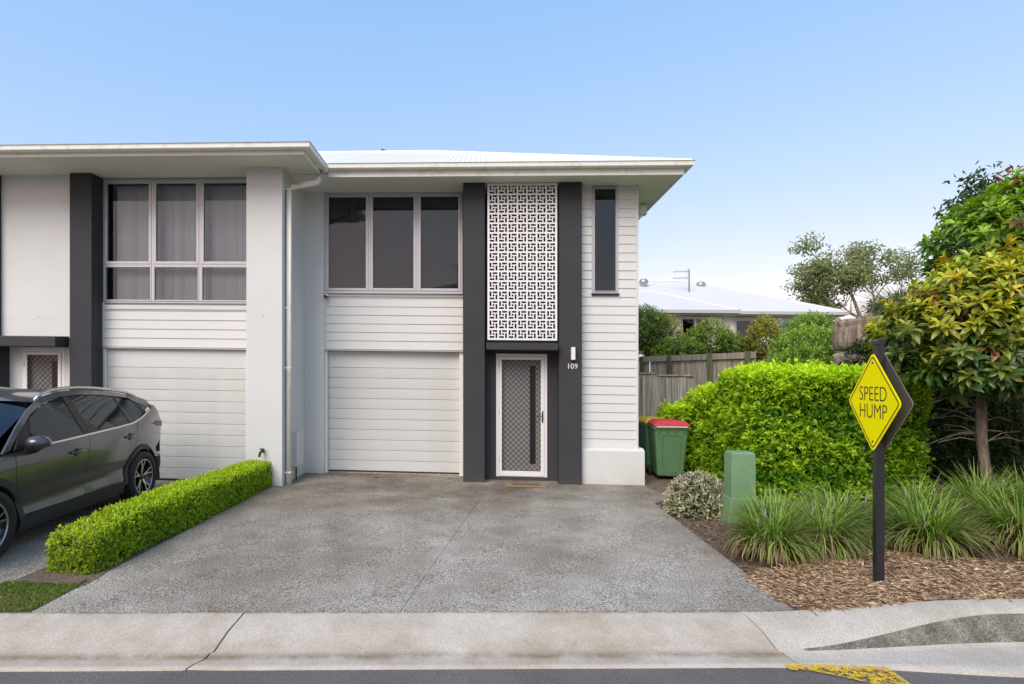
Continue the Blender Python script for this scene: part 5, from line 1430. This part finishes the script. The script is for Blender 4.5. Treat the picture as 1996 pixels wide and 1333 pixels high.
for s in (-1, 1): localbuild('headlight', MB().grid([[(s * (.44 + .06 * k), .03 + .03 * k * k * .35, z) for k in range(5)] for z in (.70, .77)]), M['chrome'], CAR)
loft('tailgate', [[(u * w, x - .045 * abs(u) ** 4, z) for u in np.linspace(-1, 1, 13)] for x, z, w in ((4.385, .60, .735), (4.39, .85, .73), (4.36, 1.02, .73), (4.31, 1.09, .735))], M['paint'])
loft('rear_screen', [[(u * w, x - .12 * abs(u) ** 3, z) for u in np.linspace(-1, 1, 13)] for x, z, w in ((4.31, 1.095, .72), (4.15, 1.24, .67), (3.99, 1.39, .62))], M['cglass'])
loft('spoiler', [[(u * w, x - .06 * u * u, z - .02 * u * u) for u in np.linspace(-1, 1, 9)] for x, z, w in ((3.80, 1.49, .60), (4.00, 1.44, .60), (4.07, 1.41, .58), (3.98, 1.39, .58))], M['paint'])
loft('rear_bumper', [[(u * w, x - .14 * abs(u) ** 4, z) for u in np.linspace(-1, 1, 13)] for x, z, w in ((4.27, .25, .70), (4.33, .38, .725), (4.37, .52, .73), (4.385, .60, .73))], M['clad'])
tl_ = side_panel('tail_lamp', [(3.93, 1.055), (4.10, 1.085), (4.315, 1.075), (4.375, .985), (4.20, 1.0)], M['tail'], out=.014, inward=.03)
# door handles with recess, mirrors, roof rails
for x, z in ((2.14, .885), (3.22, .945)):
    for s in (-1, 1):
        w = half_w(x, z)
        h = localbuild('door_handle', MB().tube([(s * (w + .004), x - .11, z - .004), (s * (w + .032), x - .085, z), (s * (w + .034), x + .085, z + .008), (s * (w + .004), x + .11, z + .008)], .013, 8), M['paint'], CAR, smooth=True)
        mb = MB().lathe([(0, .002), (.045, .002), (.05, -.004)], 16, 'x', (s * (w + .003), x - .01, z)); mb.v = [(a, x + (b - x) * 1.0, z + (c - z) * 1.0) for a, b, c in mb.v]
        localbuild('handle_recess', mb, M['black'], h)
for s in (-1, 1):
    bm = bmesh.new(); bmesh.ops.create_uvsphere(bm, u_segments=20, v_segments=12, radius=1)
    for v in bm.verts:
        x, y, z = v.co; y2 = max(y, -.55)
        v.co = Vector((s * (.985 + x * .115), 1.425 + (y if y < .45 else .45 + (y - .45) * .2) * .11, 1.075 + z * .072 * (1 - .15 * x)))
    me = bpy.data.meshes.new('door_mirror'); bm.to_mesh(me); bm.free(); me.materials.append(M['paint']); me.polygons.foreach_set('use_smooth', [True] * len(me.polygons))
    mo = bpy.data.objects.new('door_mirror', me); C.objects.link(mo); mo.parent = CAR
    localbuild('mirror_stalk', MB().tube([(s * .85, 1.45, .985), (s * .93, 1.44, 1.0), (s * .98, 1.43, 1.04)], [.035, .04, .045], 10), M['black'], mo, smooth=True)
    localbuild('mirror_glass', MB().grid([[(s * (.90 + .042 * i), 1.478, 1.025 + .025 * j) for i in range(5)] for j in range(5)]), M['chrome'], mo)
    rail = [(x, half_w(x, cant(x) + .03) - .035, cant(x) + .075 if x < 3.7 else cant(x) + .06) for x in np.linspace(1.98, 3.75, 12)]
    pts = [(s * (rail[0][1] + .01), 1.86, rail[0][2] - .07)] + [(s * b, a, c) for a, b, c in rail] + [(s * (rail[-1][1]), 3.90, rail[-1][2] - .075)]
    localbuild('roof_rail', MB().tube(pts, [.012] + [.019] * len(rail) + [.012], 8), M['chrome'], CAR, smooth=True)
# underside, cabin and seats
localbuild('underbody', MB().box(-.78, .78, .25, 4.25, .19, .30), M['inner'], CAR)
for s in (-1, 1):
    localbuild('inner_panel', MB().box(*sorted((s * .80, s * .82)), 1.20, 3.15, .25, .98), M['inner'], CAR)
    for cx in (FX, RX):
        mb = MB(); ar = arc(cx, .44, -10, 190, 16)
        mb.grid([[(s * .56, x, z) for x, z in ar], [(s * .86, x, z) for x, z in ar]]); localbuild('wheel_well', mb, M['inner'], CAR)
localbuild('cabin_floor', MB().box(-.8, .8, 1.05, 4.2, .30, .55).box(-.7, .7, .95, 1.30, .55, .96), M['inner'], CAR)
for s in (-1, 1):
    for sx, hh in ((2.05, 1.12), (3.0, 1.10)):
        st = localbuild('seat', MB().box(s * .36 - .24, s * .36 + .24, sx - .42, sx + .1, .5, .68).prism([(sx + .05, .6), (sx + .20, .62), (sx + .34, hh), (sx + .24, hh)], s * .36 - .23, s * .36 + .23, 'x'), M['inner'], CAR, bevel=.04)
        localbuild('headrest', MB().box(s * .36 - .12, s * .36 + .12, sx + .27, sx + .37, hh + .03, hh + .22), M['inner'], st, bevel=.03)
# wheels
def wheel(cx, s):
    o = localbuild('wheel', MB().lathe([(.235, -.10), (.30, -.11), (.338, -.10), (WR, -.075), (WR, .07), (.338, .095), (.30, .108), (.245, .10), (.238, .085)], 48, 'x', (s * .80, cx, WR)), M['tyre'], CAR, smooth=True)
    o['label'] = 'black tyre with five spoke two tone alloy rim'
    f_ = lambda d: s * .80 + s * d
    rim = localbuild('rim', MB().lathe([(.241, s * .09), (.232, s * .094), (.222, s * .075), (.215, s * -.02), (.05, s * -.03), (0, s * -.03)], 48, 'x', (s * .80, cx, WR)), M['rimblack'], o, smooth=True)
    rg = localbuild('rim_lip', MB().lathe([(.240, s * .0945), (.229, s * .097), (.225, s * .090)], 48, 'x', (s * .80, cx, WR)), M['rimcut'], o, smooth=True)
    for k in range(5):
        a = 2 * math.pi * k / 5 + .3
        for da, m_ in ((-.17, 0), (.17, 0)):
            mb = MB(); rr = [(.035, .030, .062), (.13, .020, .074), (.228, .017, .088)]; pv = None
            for r_, w_, d_ in rr:
                aa = a + da * (r_ - .03) / .2 * 1.15
                c = (cx + r_ * math.cos(aa), WR + r_ * math.sin(aa)); n_ = (-math.sin(aa) * w_ * .5, math.cos(aa) * w_ * .5)
                cur = [(f_(d_), c[0] - n_[0], c[1] - n_[1]), (f_(d_), c[0] + n_[0], c[1] + n_[1]), (f_(d_ - .04), c[0] + n_[0] * 1.6, c[1] + n_[1] * 1.6), (f_(d_ - .04), c[0] - n_[0] * 1.6, c[1] - n_[1] * 1.6)]
                if pv:
                    for i in range(4): mb.face([pv[i], pv[(i+1) % 4], cur[(i+1) % 4], cur[i]], 0 if i == 0 else 1)
                pv = cur
            localbuild('spoke', mb, [M['rimcut'], M['rimblack']], o)
    localbuild('hub_cap', MB().lathe([(.045, s * .04), (.045, s * .068), (.035, s * .074), (0, s * .075)], 20, 'x', (s * .80, cx, WR)), M['rimblack'], o, smooth=True)
for cx in (FX, RX):
    for s in (-1, 1): wheel(cx, s)

# ------------------------------------------------------------------ worn yellow paint on the road by the kerb
yp = bpy.data.materials.new('worn_yellow_paint'); yp.use_nodes = True
n_, l_ = yp.node_tree.nodes, yp.node_tree.links; p_ = n_['Principled BSDF']; p_.inputs['Base Color'].default_value = (.70, .45, .02, 1); p_.inputs['Roughness'].default_value = .8
tc_ = n_.new('ShaderNodeTexCoord'); t_ = n_.new('ShaderNodeTexNoise'); t_.inputs['Roughness'].default_value = .75; t_.inputs['Scale'].default_value = 34; t_.inputs['Detail'].default_value = 7
r_ = n_.new('ShaderNodeMapRange'); r_.inputs[1].default_value = .44; r_.inputs[2].default_value = .54
tr_ = n_.new('ShaderNodeBsdfTransparent'); mx_ = n_.new('ShaderNodeMixShader')
l_.new(tc_.outputs['Object'], t_.inputs['Vector']); l_.new(t_.outputs['Fac'], r_.inputs[0]); l_.new(r_.outputs[0], mx_.inputs[0]); l_.new(tr_.outputs[0], mx_.inputs[1]); l_.new(p_.outputs[0], mx_.inputs[2]); l_.new(mx_.outputs[0], n_['Material Output'].inputs[0])
ye = lambda x: kerb_sec(x)[7][0]
mb = MB(); xs2 = np.linspace(2.02, 2.70, 14)
mb.grid([[(x, ye(x) + .022, -.0985 + .004) for x in xs2], [(x, ye(x) - .01, -.095) for x in xs2], [(x, ye(x) - .05 - max(0, x - 2.12) * .42, -.0925) for x in xs2], [(x + .06, ye(x) - .06 - max(0, x - 2.12) * .55, -.0920) for x in xs2]])
tag(build('road_marking', mb, yp, fall=True, recalc=False), kind='structure')

# ------------------------------------------------------------------ house across the street, seen reflected in the upstairs windows
OH = thing('house', 'two storey house across the street, seen only as a reflection in the upstairs windows', 'house', (-3, -17, 0))
owall = mat('opposite_wall', (.30, .29, .27), .85, noise=(1, .05)); oroof = mat('opposite_roof', (.10, .10, .11), .7)
B('wall', owall, OH, (-8.2, 4.5, -24, -13.2, -.1, 5.9))
for f4 in (((-9.0, -12.4), (5.3, -12.4), (-1.2, -18.5), (-1.0, -18.5)), ((5.3, -12.4), (5.3, -24.8), (-1.0, -18.5), (-1.0, -18.6)), ((5.3, -24.8), (-9.0, -24.8), (-1.0, -18.6), (-1.2, -18.6)), ((-9.0, -24.8), (-9.0, -12.4), (-1.2, -18.6), (-1.2, -18.5))):
    mb = MB(); mb.face([(*f4[0], 5.95), (*f4[1], 5.95), (*f4[3], 8.3), (*f4[2], 8.3)]); build('roof', mb, oroof, OH, recalc=False)
B('gutter', M['gutter'], OH, (-9.1, 5.4, -12.42, -12.28, 5.82, 5.96))
B('soffit', owall, OH, (-9.0, 5.3, -13.2, -12.43, 5.84, 5.88))
for x in (-6.5, -3.2, .6, 2.8):
    w_ = B('window', M['alu'], OH, (x, x + 1.5, -13.2, -13.12, 3.4, 5.0)); B('pane', M['black'], w_, (x + .06, x + 1.44, -13.13, -13.10, 3.46, 4.94))
build('aerial', MB().tube([(-1.6, -18.3, 8.2), (-1.6, -18.3, 9.6)], .03, 6).tube([(-2.1, -18.3, 9.4), (-1.1, -18.3, 9.4)], .02, 5).tube([(-1.9, -18.3, 9.0), (-1.3, -18.3, 9.0)], .02, 5), M['black'], OH)
tree_far('street_tree', 'leafy tree across the street, seen only reflected in the slit window', (9.0, -14, -.2), 3.0, .16, 61, (.05, .08, .03), (.15, .2, .07), .35, 70, 1.2, M['bark'], levels=2, spread=.55, up=.3)
tree_far('street_tree', 'leafy tree across the street, seen only reflected in the blinds window', (-13.0, -13, .1), 2.6, .16, 63, (.05, .08, .03), (.15, .2, .07), .35, 60, 1.1, M['bark'], levels=2, spread=.55, up=.3)

# ------------------------------------------------------------------ dried leaves blown against the garage
lfm = mat('dried_leaf', (.07, .045, .03), .9, noise=(60, .3)); first = None
for k, (x, y) in enumerate(((-2.35, 9.42), (-2.1, 9.5), (-1.83, 9.36), (-1.78, 9.40), (-.95, 9.52), (-2.55, 9.3), (-2.62, 9.52), (-.55, 9.44))):
    if first is None:
        lb = MB(); lb.grid([[(-.035, -.012, .003), (-.01, -.02, .008), (.02, -.014, .004)], [(-.04, .0, .006), (-.01, .002, .002), (.035, .0, .009)], [(-.03, .013, .003), (-.008, .02, .009), (.02, .013, .004)]])
        first = build('dried_leaf', lb, lfm, smooth=True); o = first
    else: o = first.copy(); C.objects.link(o)
    tag(o, 'small dark dried leaf on the concrete before the garage door left of the charcoal pillar', 'leaf', 'dried leaves before the garage')
    o.location = (x, y, gz(x, zpad(x, y) + .002)); o.rotation_euler = (0, 0, k * 1.9); o.scale = (.8 + .1 * (k % 4),) * 3
